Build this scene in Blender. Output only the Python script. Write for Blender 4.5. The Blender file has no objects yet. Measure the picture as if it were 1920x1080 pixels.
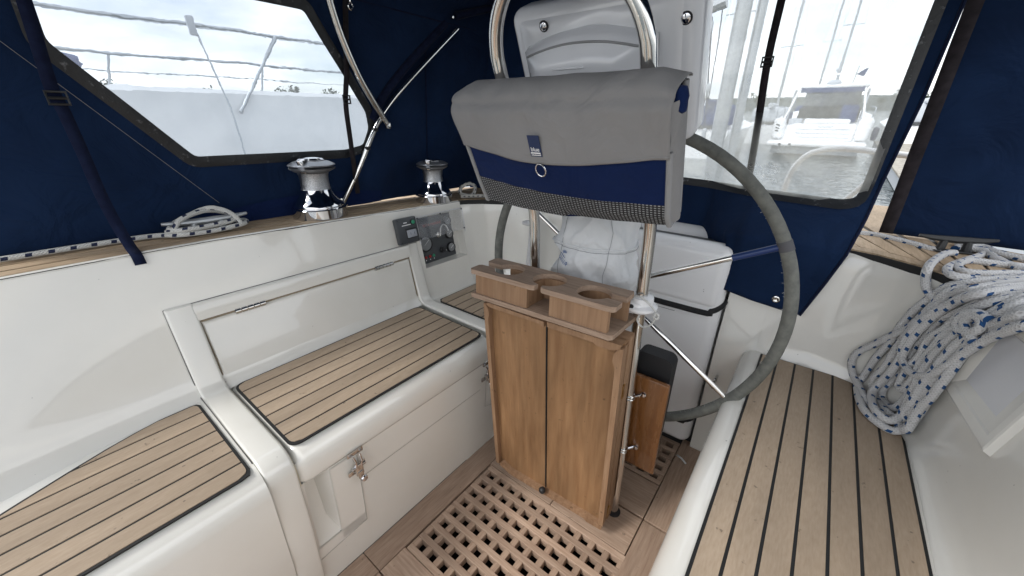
import bpy, bmesh, math, random
from mathutils import Vector, Matrix, noise
random.seed(11)
R = math.radians
sc = bpy.context.scene
COL = sc.collection

# ------------------------------------------------------------------ camera
# the yacht trims two degrees down by the stern; boat-frame coordinates are turned by TILT at the end
TILT = Matrix.Rotation(R(-2.0), 4, 'X')
cam_d = bpy.data.cameras.new('camera'); cam = bpy.data.objects.new('camera', cam_d); COL.objects.link(cam)
cam_d.sensor_width = 36.0; cam_d.lens = 721.0 / 1920.0 * 36.0
cam_d.clip_start = 0.02; cam_d.clip_end = 5000
_r = [(0.7871301, 0.61671105, 0.00967909), (0.25275868, -0.30821083, -0.91712547), (-0.56261821, 0.72434354, -0.39848109)]
cam.matrix_world = TILT @ Matrix(((_r[0][0], -_r[1][0], -_r[2][0], 0), (_r[0][1], -_r[1][1], -_r[2][1], 0),
                                  (_r[0][2], -_r[1][2], -_r[2][2], 1.2), (0, 0, 0, 1)))
sc.camera = cam

# ------------------------------------------------------------------ world: broken overcast
SUN_EL, SUN_ROT = R(46), R(206)
w = bpy.data.worlds.new('World'); sc.world = w; w.use_nodes = True
nt = w.node_tree; nt.nodes.clear()
def N(tree, t, **k):
    n = tree.nodes.new(t)
    for a, b in k.items():
        if a in n.inputs.keys(): n.inputs[a].default_value = b
        else: setattr(n, a, b)
    return n
out = N(nt, 'ShaderNodeOutputWorld'); bg = N(nt, 'ShaderNodeBackground'); bg.inputs['Strength'].default_value = 0.14
sky = N(nt, 'ShaderNodeTexSky'); sky.sky_type = 'NISHITA'; sky.sun_disc = False
sky.sun_elevation = SUN_EL; sky.sun_rotation = SUN_ROT
tc = N(nt, 'ShaderNodeTexCoord'); mp = N(nt, 'ShaderNodeMapping'); mp.inputs['Scale'].default_value = (1.0, 1.0, 3.2)
nz = N(nt, 'ShaderNodeTexNoise'); nz.inputs['Scale'].default_value = 2.6; nz.inputs['Detail'].default_value = 7; nz.inputs['Roughness'].default_value = 0.58
rp = N(nt, 'ShaderNodeValToRGB'); rp.color_ramp.elements[0].position = 0.36; rp.color_ramp.elements[1].position = 0.56
rp.color_ramp.elements[0].color = (0.5, 0.5, 0.5, 1); rp.color_ramp.elements[1].color = (1, 1, 1, 1)
nz2 = N(nt, 'ShaderNodeTexNoise'); nz2.inputs['Scale'].default_value = 5.0; nz2.inputs['Detail'].default_value = 6
rc = N(nt, 'ShaderNodeValToRGB'); rc.color_ramp.elements[0].position = 0.3; rc.color_ramp.elements[1].position = 0.7
rc.color_ramp.elements[0].color = (5.5, 5.85, 6.3, 1); rc.color_ramp.elements[1].color = (9.9, 9.75, 9.5, 1)
mx = N(nt, 'ShaderNodeMix'); mx.data_type = 'RGBA'
L = nt.links.new
L(tc.outputs['Generated'], mp.inputs['Vector']); L(mp.outputs['Vector'], nz.inputs['Vector']); L(mp.outputs['Vector'], nz2.inputs['Vector'])
L(nz.outputs['Fac'], rp.inputs['Fac']); L(nz2.outputs['Fac'], rc.inputs['Fac'])
L(rp.outputs['Color'], mx.inputs['Factor']); L(sky.outputs['Color'], mx.inputs['A']); L(rc.outputs['Color'], mx.inputs['B'])
L(mx.outputs['Result'], bg.inputs['Color']); L(bg.outputs['Background'], out.inputs['Surface'])

sun_d = bpy.data.lights.new('sun', 'SUN'); sun_d.energy = 1.2; sun_d.angle = R(14); sun_d.color = (1.0, 0.96, 0.9)
sun = bpy.data.objects.new('sun', sun_d); COL.objects.link(sun)
sun_dir = Vector((math.sin(SUN_ROT) * math.cos(SUN_EL), math.cos(SUN_ROT) * math.cos(SUN_EL), math.sin(SUN_EL)))
sun.rotation_euler = sun_dir.to_track_quat('Z', 'Y').to_euler(); sun.location = (0, -5, 12)
sc.view_settings.view_transform = 'Standard'; sc.view_settings.look = 'None'
sc.view_settings.exposure = 0.84; sc.view_settings.gamma = 1.0; sc.view_settings.use_curve_mapping = False

# ------------------------------------------------------------------ materials
def mat(name, col, rough=0.5, metal=0.0, coat=0.0, **k):
    m = bpy.data.materials.new(name); m.use_nodes = True
    b = m.node_tree.nodes['Principled BSDF']
    b.inputs['Base Color'].default_value = (*col, 1); b.inputs['Roughness'].default_value = rough
    b.inputs['Metallic'].default_value = metal; b.inputs['Coat Weight'].default_value = coat
    for a, v in k.items(): b.inputs[a.replace('_', ' ')].default_value = v
    return m
def nodes(m): return m.node_tree, m.node_tree.nodes['Principled BSDF']
def vary(m, c0, c1, scale=(8, 8, 8), detail=6, lo=0.3, hi=0.7, bump=0.0, bscale=None, bdist=0.002, rr=None, rnd=True, uv=False, rough=.6):
    """noise-driven colour between c0 and c1, optional bump and roughness range"""
    t, b = nodes(m)
    c = N(t, 'ShaderNodeTexCoord'); mp = N(t, 'ShaderNodeMapping'); mp.inputs['Scale'].default_value = scale
    t.links.new(c.outputs['UV' if uv else 'Object'], mp.inputs['Vector'])
    if rnd:
        oi = N(t, 'ShaderNodeObjectInfo'); mu = N(t, 'ShaderNodeMath'); mu.operation = 'MULTIPLY'; mu.inputs[1].default_value = 37.0
        t.links.new(oi.outputs['Random'], mu.inputs[0]); t.links.new(mu.outputs[0], mp.inputs['Location'])
    n = N(t, 'ShaderNodeTexNoise'); n.inputs['Scale'].default_value = 1.0; n.inputs['Detail'].default_value = detail; n.inputs['Roughness'].default_value = rough
    t.links.new(mp.outputs['Vector'], n.inputs['Vector'])
    r = N(t, 'ShaderNodeValToRGB'); r.color_ramp.elements[0].position = lo; r.color_ramp.elements[1].position = hi
    r.color_ramp.elements[0].color = (*c0, 1); r.color_ramp.elements[1].color = (*c1, 1)
    t.links.new(n.outputs['Fac'], r.inputs['Fac']); t.links.new(r.outputs['Color'], b.inputs['Base Color'])
    if rr:
        q = N(t, 'ShaderNodeMapRange'); q.inputs['To Min'].default_value = rr[0]; q.inputs['To Max'].default_value = rr[1]
        t.links.new(n.outputs['Fac'], q.inputs['Value']); t.links.new(q.outputs['Result'], b.inputs['Roughness'])
    if bump:
        bn = N(t, 'ShaderNodeBump'); bn.inputs['Strength'].default_value = bump; bn.inputs['Distance'].default_value = bdist
        if bscale:
            n2 = N(t, 'ShaderNodeTexNoise'); n2.inputs['Scale'].default_value = bscale; n2.inputs['Detail'].default_value = 3
            t.links.new(c.outputs['Object'], n2.inputs['Vector']); t.links.new(n2.outputs['Fac'], bn.inputs['Height'])
        else: t.links.new(n.outputs['Fac'], bn.inputs['Height'])
        t.links.new(bn.outputs['Normal'], b.inputs['Normal'])
    return m, r
def tint(m, ramp, amount=0.25):
    """per-object brightness shift, so neighbouring pieces differ"""
    t, b = nodes(m)
    oi = N(t, 'ShaderNodeObjectInfo'); q = N(t, 'ShaderNodeMapRange'); q.inputs['To Min'].default_value = 1 - amount; q.inputs['To Max'].default_value = 1 + amount
    h = N(t, 'ShaderNodeHueSaturation'); t.links.new(oi.outputs['Random'], q.inputs['Value']); t.links.new(q.outputs['Result'], h.inputs['Value'])
    t.links.new(ramp.outputs['Color'], h.inputs['Color']); t.links.new(h.outputs['Color'], b.inputs['Base Color'])

M = {}
M['gel'] = mat('gelcoat', (.74, .73, .69), .2, coat=.8, Coat_Roughness=.035)
vary(M['gel'], (.74, .725, .675), (.81, .80, .76), (2.2, 2.2, 2.2), 7, .3, .7, bump=.03, bscale=5, bdist=.02, rr=(.10, .22), rnd=False)
def specks(m, scale=70, lo=.2, hi=.235, dark=.45):
    t, b = nodes(m); src = b.inputs['Base Color'].links[0].from_socket
    c = N(t, 'ShaderNodeTexCoord'); n = N(t, 'ShaderNodeTexNoise'); n.inputs['Scale'].default_value = scale; n.inputs['Detail'].default_value = 2
    q = N(t, 'ShaderNodeMapRange'); q.inputs['From Min'].default_value = lo; q.inputs['From Max'].default_value = hi; q.inputs['To Min'].default_value = dark; q.inputs['To Max'].default_value = 1
    x = N(t, 'ShaderNodeMix'); x.data_type = 'RGBA'; x.blend_type = 'MULTIPLY'; x.inputs['Factor'].default_value = 1
    t.links.new(c.outputs['Object'], n.inputs['Vector']); t.links.new(n.outputs['Fac'], q.inputs['Value']); t.links.new(src, x.inputs['A']); t.links.new(q.outputs['Result'], x.inputs['B']); t.links.new(x.outputs['Result'], b.inputs['Base Color'])
specks(M['gel'])
M['gelin'] = mat('gelcoat_yellowed', (.64, .58, .43), .4)
M['plastic_white'] = mat('white_plastic', (.74, .74, .75), .25, coat=.2)
vary(M['plastic_white'], (.68, .69, .71), (.77, .77, .78), (3, 3, 3), 6, rnd=False, rr=(.2, .34))
M['raft'] = mat('raft_shell', (.74, .75, .77), .28, coat=.2)
vary(M['raft'], (.88, .885, .90), (.91, .915, .93), (4, 4, 4), 5, rnd=False, rr=(.2, .3))
specks(M['raft'], 55, .22, .25, .3)
M['pod'] = mat('pod_plastic', (.6, .61, .65), .22, coat=.3)
vary(M['pod'], (.64, .65, .68), (.71, .72, .75), (4, 4, 4), 5, rnd=False)
def teak(name, c0, c1, along, tintv=.08, fr=(150, 16), broad=.16, rgh=(.6, .82)):
    s = [fr[0]] * 3; s[along] = fr[1]
    m = mat(name, c0, .72)
    _, r = vary(m, c0, c1, tuple(s), 5, .28, .72, bump=.25, bdist=.0015, rr=rgh); tint(m, r, tintv)
    t, b = nodes(m); src = b.inputs['Base Color'].links[0].from_socket
    c = N(t, 'ShaderNodeTexCoord'); mp = N(t, 'ShaderNodeMapping'); s2 = [14] * 3; s2[along] = 2.5; mp.inputs['Scale'].default_value = s2
    n = N(t, 'ShaderNodeTexNoise'); n.inputs['Scale'].default_value = 1.0; n.inputs['Detail'].default_value = 5; n.inputs['Distortion'].default_value = .6
    q = N(t, 'ShaderNodeMapRange'); q.inputs['From Min'].default_value = .3; q.inputs['From Max'].default_value = .7; q.inputs['To Min'].default_value = 1 - broad; q.inputs['To Max'].default_value = 1 + broad * .6
    mx_ = N(t, 'ShaderNodeMix'); mx_.data_type = 'RGBA'; mx_.blend_type = 'MULTIPLY'; mx_.inputs['Factor'].default_value = 1.0
    sp_ = N(t, 'ShaderNodeTexNoise'); sp_.inputs['Scale'].default_value = 55; sp_.inputs['Detail'].default_value = 3
    qs = N(t, 'ShaderNodeMapRange'); qs.inputs['From Min'].default_value = .26; qs.inputs['From Max'].default_value = .31; qs.inputs['To Min'].default_value = .55; qs.inputs['To Max'].default_value = 1
    mm = N(t, 'ShaderNodeMath'); mm.operation = 'MULTIPLY'
    t.links.new(c.outputs['Object'], mp.inputs['Vector']); t.links.new(mp.outputs['Vector'], n.inputs['Vector']); t.links.new(n.outputs['Fac'], q.inputs['Value'])
    t.links.new(c.outputs['Object'], sp_.inputs['Vector']); t.links.new(sp_.outputs['Fac'], qs.inputs['Value']); t.links.new(q.outputs['Result'], mm.inputs[0]); t.links.new(qs.outputs['Result'], mm.inputs[1])
    t.links.new(src, mx_.inputs['A']); t.links.new(mm.outputs[0], mx_.inputs['B']); t.links.new(mx_.outputs['Result'], b.inputs['Base Color'])
    return m
M['teak'] = teak('teak_decking', (.345, .262, .185), (.42, .332, .248), 1, .09, (260, 45))

M['deck'] = teak('teak_deck_pale', (.37, .265, .165), (.55, .42, .29), 1)
M['sole'] = teak('weathered_teak', (.315, .21, .15), (.49, .36, .27), 1, .14, (170, 12))
M['solex'] = teak('weathered_teak_cross', (.35, .235, .17), (.53, .395, .30), 0, .16, (170, 12))
M['oak'] = teak('table_wood', (.20, .104, .048), (.29, .168, .083), 2, .05, (70, 2.2), .28, (.38, .55))
M['cup'] = teak('bleached_teak', (.24, .16, .11), (.38, .28, .21), 0, .05, (170, 14))
M['edge'] = teak('table_edge_wood', (.225, .125, .066), (.33, .205, .12), 2, .05, (90, 5))
M['ply'] = mat('varnished_plywood', (.36, .16, .05), .25, coat=.5)
vary(M['ply'], (.125, .045, .011), (.20, .085, .026), (60, 60, 5), 5, rr=(.2, .35))
M['caulk'] = mat('black_caulking', (.012, .013, .014), .6)
M['void'] = mat('gap_shade_black', (.008, .008, .008), .9)  # black for gaps; below the gratings it stands in for shade
M['steel'] = mat('stainless_steel', (.66, .65, .63), .11, 1.0)
M['chrome'] = mat('chrome', (.62, .62, .64), .05, 1.0)
M['knurl'] = mat('knurled_drum', (.45, .46, .48), .32, 1.0)
vary(M['knurl'], (.30, .31, .33), (.60, .61, .63), (420, 420, 420), 2, .35, .65, bump=.8, bdist=.002, rnd=False)
M['black'] = mat('black_plastic', (.018, .019, .021), .45)
M['gasket'] = mat('gasket_grey', (.10, .105, .11), .35)
M['rubber'] = mat('black_rubber', (.012, .012, .014), .7)
M['panelgrey'] = mat('panel_grey', (.05, .055, .062), .38)
M['jaw'] = mat('grey_alloy', (.30, .31, .33), .38, .7)
M['switchgrey'] = mat('switch_grey', (.34, .36, .40), .45)
M['dial'] = mat('dial_glass', (.22, .23, .24), .12, coat=.6)
M['red'] = mat('red_lamp', (.38, .012, .012), .3)
M['green'] = mat('green_lamp', (.03, .30, .16), .3)
M['redtext'] = mat('red_lettering', (.36, .035, .03), .5)
M['white'] = mat('white_lettering', (.8, .8, .8), .5)
M['navyprint'] = mat('navy_print', (.01, .025, .085), .5)
M['blueprint'] = mat('blue_ink', (.02, .09, .28), .6)
M['seam'] = mat('seam_shade_brown', (.27, .22, .15), .6)  # brown that paints the shadow in the hatch gap
M['hairline'] = mat('hairline_joint', (.30, .29, .27), .6)
M['seal'] = mat('grey_seal', (.06, .06, .062), .55)
def cloth(name, c0, c1, sheen=.04, sc_=900, b=.35, big=5):
    m = mat(name, c0, .92, Sheen_Weight=sheen, Specular_IOR_Level=.12)
    t, p = nodes(m)
    c = N(t, 'ShaderNodeTexCoord'); n1 = N(t, 'ShaderNodeTexNoise'); n1.inputs['Scale'].default_value = big; n1.inputs['Detail'].default_value = 6
    r = N(t, 'ShaderNodeValToRGB'); r.color_ramp.elements[0].position = .3; r.color_ramp.elements[1].position = .7
    r.color_ramp.elements[0].color = (*c0, 1); r.color_ramp.elements[1].color = (*c1, 1)
    n2 = N(t, 'ShaderNodeTexNoise'); n2.inputs['Scale'].default_value = sc_; n2.inputs['Detail'].default_value = 1
    bn = N(t, 'ShaderNodeBump'); bn.inputs['Strength'].default_value = b; bn.inputs['Distance'].default_value = .001
    t.links.new(c.outputs['Object'], n1.inputs['Vector']); t.links.new(c.outputs['Object'], n2.inputs['Vector'])
    t.links.new(n1.outputs['Fac'], r.inputs['Fac']); t.links.new(r.outputs['Color'], p.inputs['Base Color'])
    n3 = N(t, 'ShaderNodeTexNoise'); n3.inputs['Scale'].default_value = 7.0; n3.inputs['Detail'].default_value = 4; n3.inputs['Distortion'].default_value = 1.2
    b3 = N(t, 'ShaderNodeBump'); b3.inputs['Strength'].default_value = .45; b3.inputs['Distance'].default_value = .03
    t.links.new(c.outputs['Object'], n3.inputs['Vector']); t.links.new(n3.outputs['Fac'], b3.inputs['Height']); t.links.new(b3.outputs['Normal'], bn.inputs['Normal'])
    t.links.new(n2.outputs['Fac'], bn.inputs['Height']); t.links.new(bn.outputs['Normal'], p.inputs['Normal'])
    return m
M['navy'] = cloth('navy_canvas', (.005, .0145, .044), (.009, .025, .072))
M['navybag'] = cloth('navy_bag_cloth', (.0045, .013, .058), (.007, .018, .072))
M['greybag'] = cloth('grey_bag_cloth', (.225, .223, .227), (.26, .255, .255))
M['greybind'] = cloth('grey_binding', (.24, .245, .25), (.29, .29, .295))
M['webbing'] = cloth('navy_webbing', (.006, .009, .028), (.010, .016, .045), big=60)
M['webblack'] = cloth('dark_webbing', (.02, .017, .02), (.035, .03, .034), big=40)
M['whitecover'] = cloth('white_cover_cloth', (.56, .575, .59), (.66, .67, .68), big=9)
M['thread'] = mat('grey_thread', (.22, .23, .25), .9)
M['leather'] = mat('grey_leather', (.12, .125, .115), .75)
vary(M['leather'], (.10, .105, .098), (.19, .195, .175), (40, 40, 40), 6, bump=.3, bdist=.002, rnd=False)
M['tape'] = mat('blue_tape', (.008, .03, .13), .35)
M['brass'] = mat('brass', (.5, .33, .12), .35, 1.0)
M['binding'] = mat('window_binding', (.03, .032, .036), .4)
vary(M['binding'], (.018, .02, .024), (.22, .23, .245), (55, 55, 55), 8, .60, .76, rnd=False, bump=.6, bdist=.004)  # pale flecks: wear, and glints on the creases put into the colour
# braided rope: flecks laid along the UV length
def rope_mat(name, base, fleck, period, frac, bands):
    m = mat(name, base, .85); t, b = nodes(m)
    uv = N(t, 'ShaderNodeTexCoord'); s = N(t, 'ShaderNodeSeparateXYZ'); t.links.new(uv.outputs['UV'], s.inputs[0])
    def mth(op, a, bb, c=None):
        n = N(t, 'ShaderNodeMath'); n.operation = op
        for i, x in enumerate((a, bb)):
            if x is None: continue
            if isinstance(x, (int, float)): n.inputs[i].default_value = x
            else: t.links.new(x, n.inputs[i])
        return n.outputs[0]
    u = mth('DIVIDE', s.outputs['X'], period)
    v = mth('MULTIPLY', s.outputs['Y'], bands)
    vi = mth('FLOOR', v, None); sh = mth('MULTIPLY', vi, .37); vf = mth('FRACT', v, None); uu = mth('FRACT', mth('ADD', mth('ADD', u, sh), mth('MULTIPLY', vf, .14)), None)
    on = mth('MULTIPLY', mth('LESS_THAN', uu, frac), mth('LESS_THAN', vf, .42))
    jag = mth('GREATER_THAN', mth('FRACT', mth('ADD', mth('MULTIPLY', s.outputs['X'], 210.0), mth('MULTIPLY', vf, 1.0)), None), .22)
    mixc = N(t, 'ShaderNodeMix'); mixc.data_type = 'RGBA'; mixc.inputs['A'].default_value = (*base, 1); mixc.inputs['B'].default_value = (*fleck, 1)
    t.links.new(on, mixc.inputs['Factor'])
    # braid relief: two opposed diagonal waves, hollows also shaded in the colour
    w1 = mth('SINE', mth('ADD', mth('MULTIPLY', s.outputs['X'], 950.0), mth('MULTIPLY', s.outputs['Y'], 37.7)), None)
    w2 = mth('SINE', mth('SUBTRACT', mth('MULTIPLY', s.outputs['X'], 950.0), mth('MULTIPLY', s.outputs['Y'], 37.7)), None)
    hgt = mth('MAXIMUM', w1, w2)
    dk = N(t, 'ShaderNodeMix'); dk.data_type = 'RGBA'; dk.blend_type = 'MULTIPLY'; dk.inputs['Factor'].default_value = .35
    rr = N(t, 'ShaderNodeMapRange'); rr.inputs['From Min'].default_value = -1; rr.inputs['From Max'].default_value = 1; rr.inputs['To Min'].default_value = .55; rr.inputs['To Max'].default_value = 1.0
    t.links.new(hgt, rr.inputs['Value']); t.links.new(mixc.outputs['Result'], dk.inputs['A']); t.links.new(rr.outputs['Result'], dk.inputs['B'])
    t.links.new(dk.outputs['Result'], b.inputs['Base Color'])
    bn = N(t, 'ShaderNodeBump'); bn.inputs['Strength'].default_value = .6; bn.inputs['Distance'].default_value = .0012
    t.links.new(hgt, bn.inputs['Height']); t.links.new(bn.outputs['Normal'], b.inputs['Normal'])
    return m
M['rope'] = rope_mat('white_blue_rope', (.60, .60, .605), (.012, .075, .22), .046, .2, 3.0)
M['rope2'] = rope_mat('white_navy_rope', (.60, .60, .58), (.012, .02, .06), .036, .30, 2.0)
M['rope3'] = rope_mat('grey_twist_rope', (.50, .49, .46), (.10, .10, .11), .02, .45, 3.0)
M['cord'] = rope_mat('white_cord', (.62, .62, .6), (.4, .4, .4), .01, .3, 2.0)
# clear vinyl: mostly clear, a little milky and glossy, with scuffs
def vinyl(name, haze, stain=False, wob=0, tcol=(.52, .575, .63, 1)):
    m = bpy.data.materials.new(name); m.use_nodes = True; t = m.node_tree; t.nodes.clear()
    o = N(t, 'ShaderNodeOutputMaterial'); tr = N(t, 'ShaderNodeBsdfTransparent'); tr.inputs['Color'].default_value = (.90, .945, .99, 1)
    tl = N(t, 'ShaderNodeBsdfTranslucent'); tl.inputs['Color'].default_value = (.86, .9, .95, 1)
    gl = N(t, 'ShaderNodeBsdfGlossy'); gl.inputs['Roughness'].default_value = .06
    c = N(t, 'ShaderNodeTexCoord'); n = N(t, 'ShaderNodeTexNoise'); n.inputs['Scale'].default_value = 7; n.inputs['Detail'].default_value = 8; n.inputs['Roughness'].default_value = .65
    t.links.new(c.outputs['Object'], n.inputs['Vector'])
    q = N(t, 'ShaderNodeMapRange'); q.inputs['From Min'].default_value = .3; q.inputs['From Max'].default_value = .75; q.inputs['To Min'].default_value = haze * .55; q.inputs['To Max'].default_value = haze * 1.7
    t.links.new(n.outputs['Fac'], q.inputs['Value']); fac = q.outputs['Result']
    if stain:   # salt and grime gathered along the lower edge of the pane
        s = N(t, 'ShaderNodeSeparateXYZ'); t.links.new(c.outputs['Object'], s.inputs[0])
        g = N(t, 'ShaderNodeMapRange'); g.inputs['From Min'].default_value = 1.16; g.inputs['From Max'].default_value = 1.0; g.inputs['To Min'].default_value = 0; g.inputs['To Max'].default_value = .55
        t.links.new(s.outputs['Z'], g.inputs['Value'])
        mu = N(t, 'ShaderNodeMath'); mu.operation = 'MULTIPLY_ADD'; t.links.new(g.outputs['Result'], mu.inputs[0]); t.links.new(n.outputs['Fac'], mu.inputs[1]); t.links.new(fac, mu.inputs[2]); fac = mu.outputs[0]
        cm = N(t, 'ShaderNodeMix'); cm.data_type = 'RGBA'; cm.inputs['A'].default_value = (.86, .9, .95, 1); cm.inputs['B'].default_value = (.86, .85, .70, 1)
        t.links.new(g.outputs['Result'], cm.inputs['Factor']); t.links.new(cm.outputs['Result'], tl.inputs['Color'])
    if wob:    # slack, rippled sheet: bends what is seen through it a little
        tr = N(t, 'ShaderNodeBsdfRefraction'); tr.inputs['Color'].default_value = tcol; tr.inputs['IOR'].default_value = 1.018; tr.inputs['Roughness'].default_value = 0.0
        mpw = N(t, 'ShaderNodeMapping'); mpw.inputs['Scale'].default_value = (22, 22, 40); t.links.new(c.outputs['Object'], mpw.inputs['Vector'])
        nw = N(t, 'ShaderNodeTexNoise'); nw.inputs['Scale'].default_value = 1.0; nw.inputs['Detail'].default_value = 2.5; t.links.new(mpw.outputs['Vector'], nw.inputs['Vector'])
        bw = N(t, 'ShaderNodeBump'); bw.inputs['Strength'].default_value = 1.0; bw.inputs['Distance'].default_value = .02 * wob
        t.links.new(nw.outputs['Fac'], bw.inputs['Height']); t.links.new(bw.outputs['Normal'], tr.inputs['Normal'])
    a = N(t, 'ShaderNodeMixShader'); bx = N(t, 'ShaderNodeMixShader'); bx.inputs['Fac'].default_value = .04
    t.links.new(fac, a.inputs['Fac']); t.links.new(tr.outputs[0], a.inputs[1]); t.links.new(tl.outputs[0], a.inputs[2])
    t.links.new(a.outputs[0], bx.inputs[1]); t.links.new(gl.outputs[0], bx.inputs[2]); t.links.new(bx.outputs[0], o.inputs['Surface'])
    return m
M['vinyl'] = vinyl('clear_vinyl', .12, wob=.17, tcol=(.53, .575, .62, 1))
M['vinyl_far'] = vinyl('clear_vinyl_far', .1)
M['vinyl_aft'] = vinyl('clear_vinyl_scuffed', .05, True, .08, (.74, .78, .82, 1))
def clearp(name, alpha):
    m = bpy.data.materials.new(name); m.use_nodes = True; t = m.node_tree; t.nodes.clear()
    o = N(t, 'ShaderNodeOutputMaterial'); tr = N(t, 'ShaderNodeBsdfTransparent'); gl = N(t, 'ShaderNodeBsdfGlossy'); gl.inputs['Roughness'].default_value = .04
    df = N(t, 'ShaderNodeBsdfDiffuse'); df.inputs['Color'].default_value = (.7, .74, .8, 1)
    a = N(t, 'ShaderNodeMixShader'); a.inputs['Fac'].default_value = alpha; b2 = N(t, 'ShaderNodeMixShader'); b2.inputs['Fac'].default_value = .07
    t.links.new(tr.outputs[0], a.inputs[1]); t.links.new(df.outputs[0], a.inputs[2]); t.links.new(a.outputs[0], b2.inputs[1]); t.links.new(gl.outputs[0], b2.inputs[2]); t.links.new(b2.outputs[0], o.inputs['Surface'])
    return m
M['perspex'] = clearp('clear_perspex', .1)
# open-weave mesh cloth of the bag
def mesh_cloth():
    m = mat('black_mesh_cloth', (.02, .02, .022), .8); t, b = nodes(m)
    c = N(t, 'ShaderNodeTexCoord'); br = N(t, 'ShaderNodeTexBrick'); br.offset = 0.0
    br.inputs['Color1'].default_value = (.30, .31, .32, 1); br.inputs['Color2'].default_value = (.22, .23, .24, 1); br.inputs['Mortar'].default_value = (.01, .01, .012, 1)
    br.inputs['Scale'].default_value = 1.0; br.inputs['Brick Width'].default_value = .0072; br.inputs['Row Height'].default_value = .0052; br.inputs['Mortar Size'].default_value = .0017; br.inputs['Mortar Smooth'].default_value = .3
    t.links.new(c.outputs['UV'], br.inputs['Vector']); t.links.new(br.outputs['Color'], b.inputs['Base Color'])
    return m
M['meshcloth'] = mesh_cloth()
# outside
M['hull'] = mat('boat_white', (.88, .885, .89), .3, coat=.3)
M['hullgrey'] = mat('boat_grey', (.45, .48, .52), .4)
M['alu'] = mat('mast_aluminium', (.42, .44, .46), .4, .6)
M['rail'] = mat('rail_steel', (.42, .45, .48), .3, .7)
M['glassdark'] = mat('boat_window', (.012, .018, .024), .2)
M['covernavy'] = cloth('boat_cover_navy', (.012, .035, .13), (.02, .05, .18))
M['foliage'] = mat('foliage', (.05, .075, .04), .9)
vary(M['foliage'], (.035, .055, .03), (.075, .10, .055), (2, 2, 2), 5, rnd=False)
M['bark'] = mat('bark', (.09, .07, .05), .9)
M['hill'] = mat('far_shore', (.07, .09, .06), .95); vary(M['hill'], (.035, .05, .05), (.065, .08, .07), (.05, .05, .2), 6, rnd=False)  # bluish base tone carries the distance haze in the colour
M['concrete'] = mat('pontoon_boards', (.30, .28, .25), .85); vary(M['concrete'], (.24, .22, .19), (.36, .34, .30), (8, 1, 8), 5)
M['water'] = mat('harbour_water', (.045, .065, .07), .08)
vary(M['water'], (.04, .058, .062), (.055, .075, .078), (.5, .5, .5), 4, rnd=False, bump=.9, bscale=2.2, bdist=.12)

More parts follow.
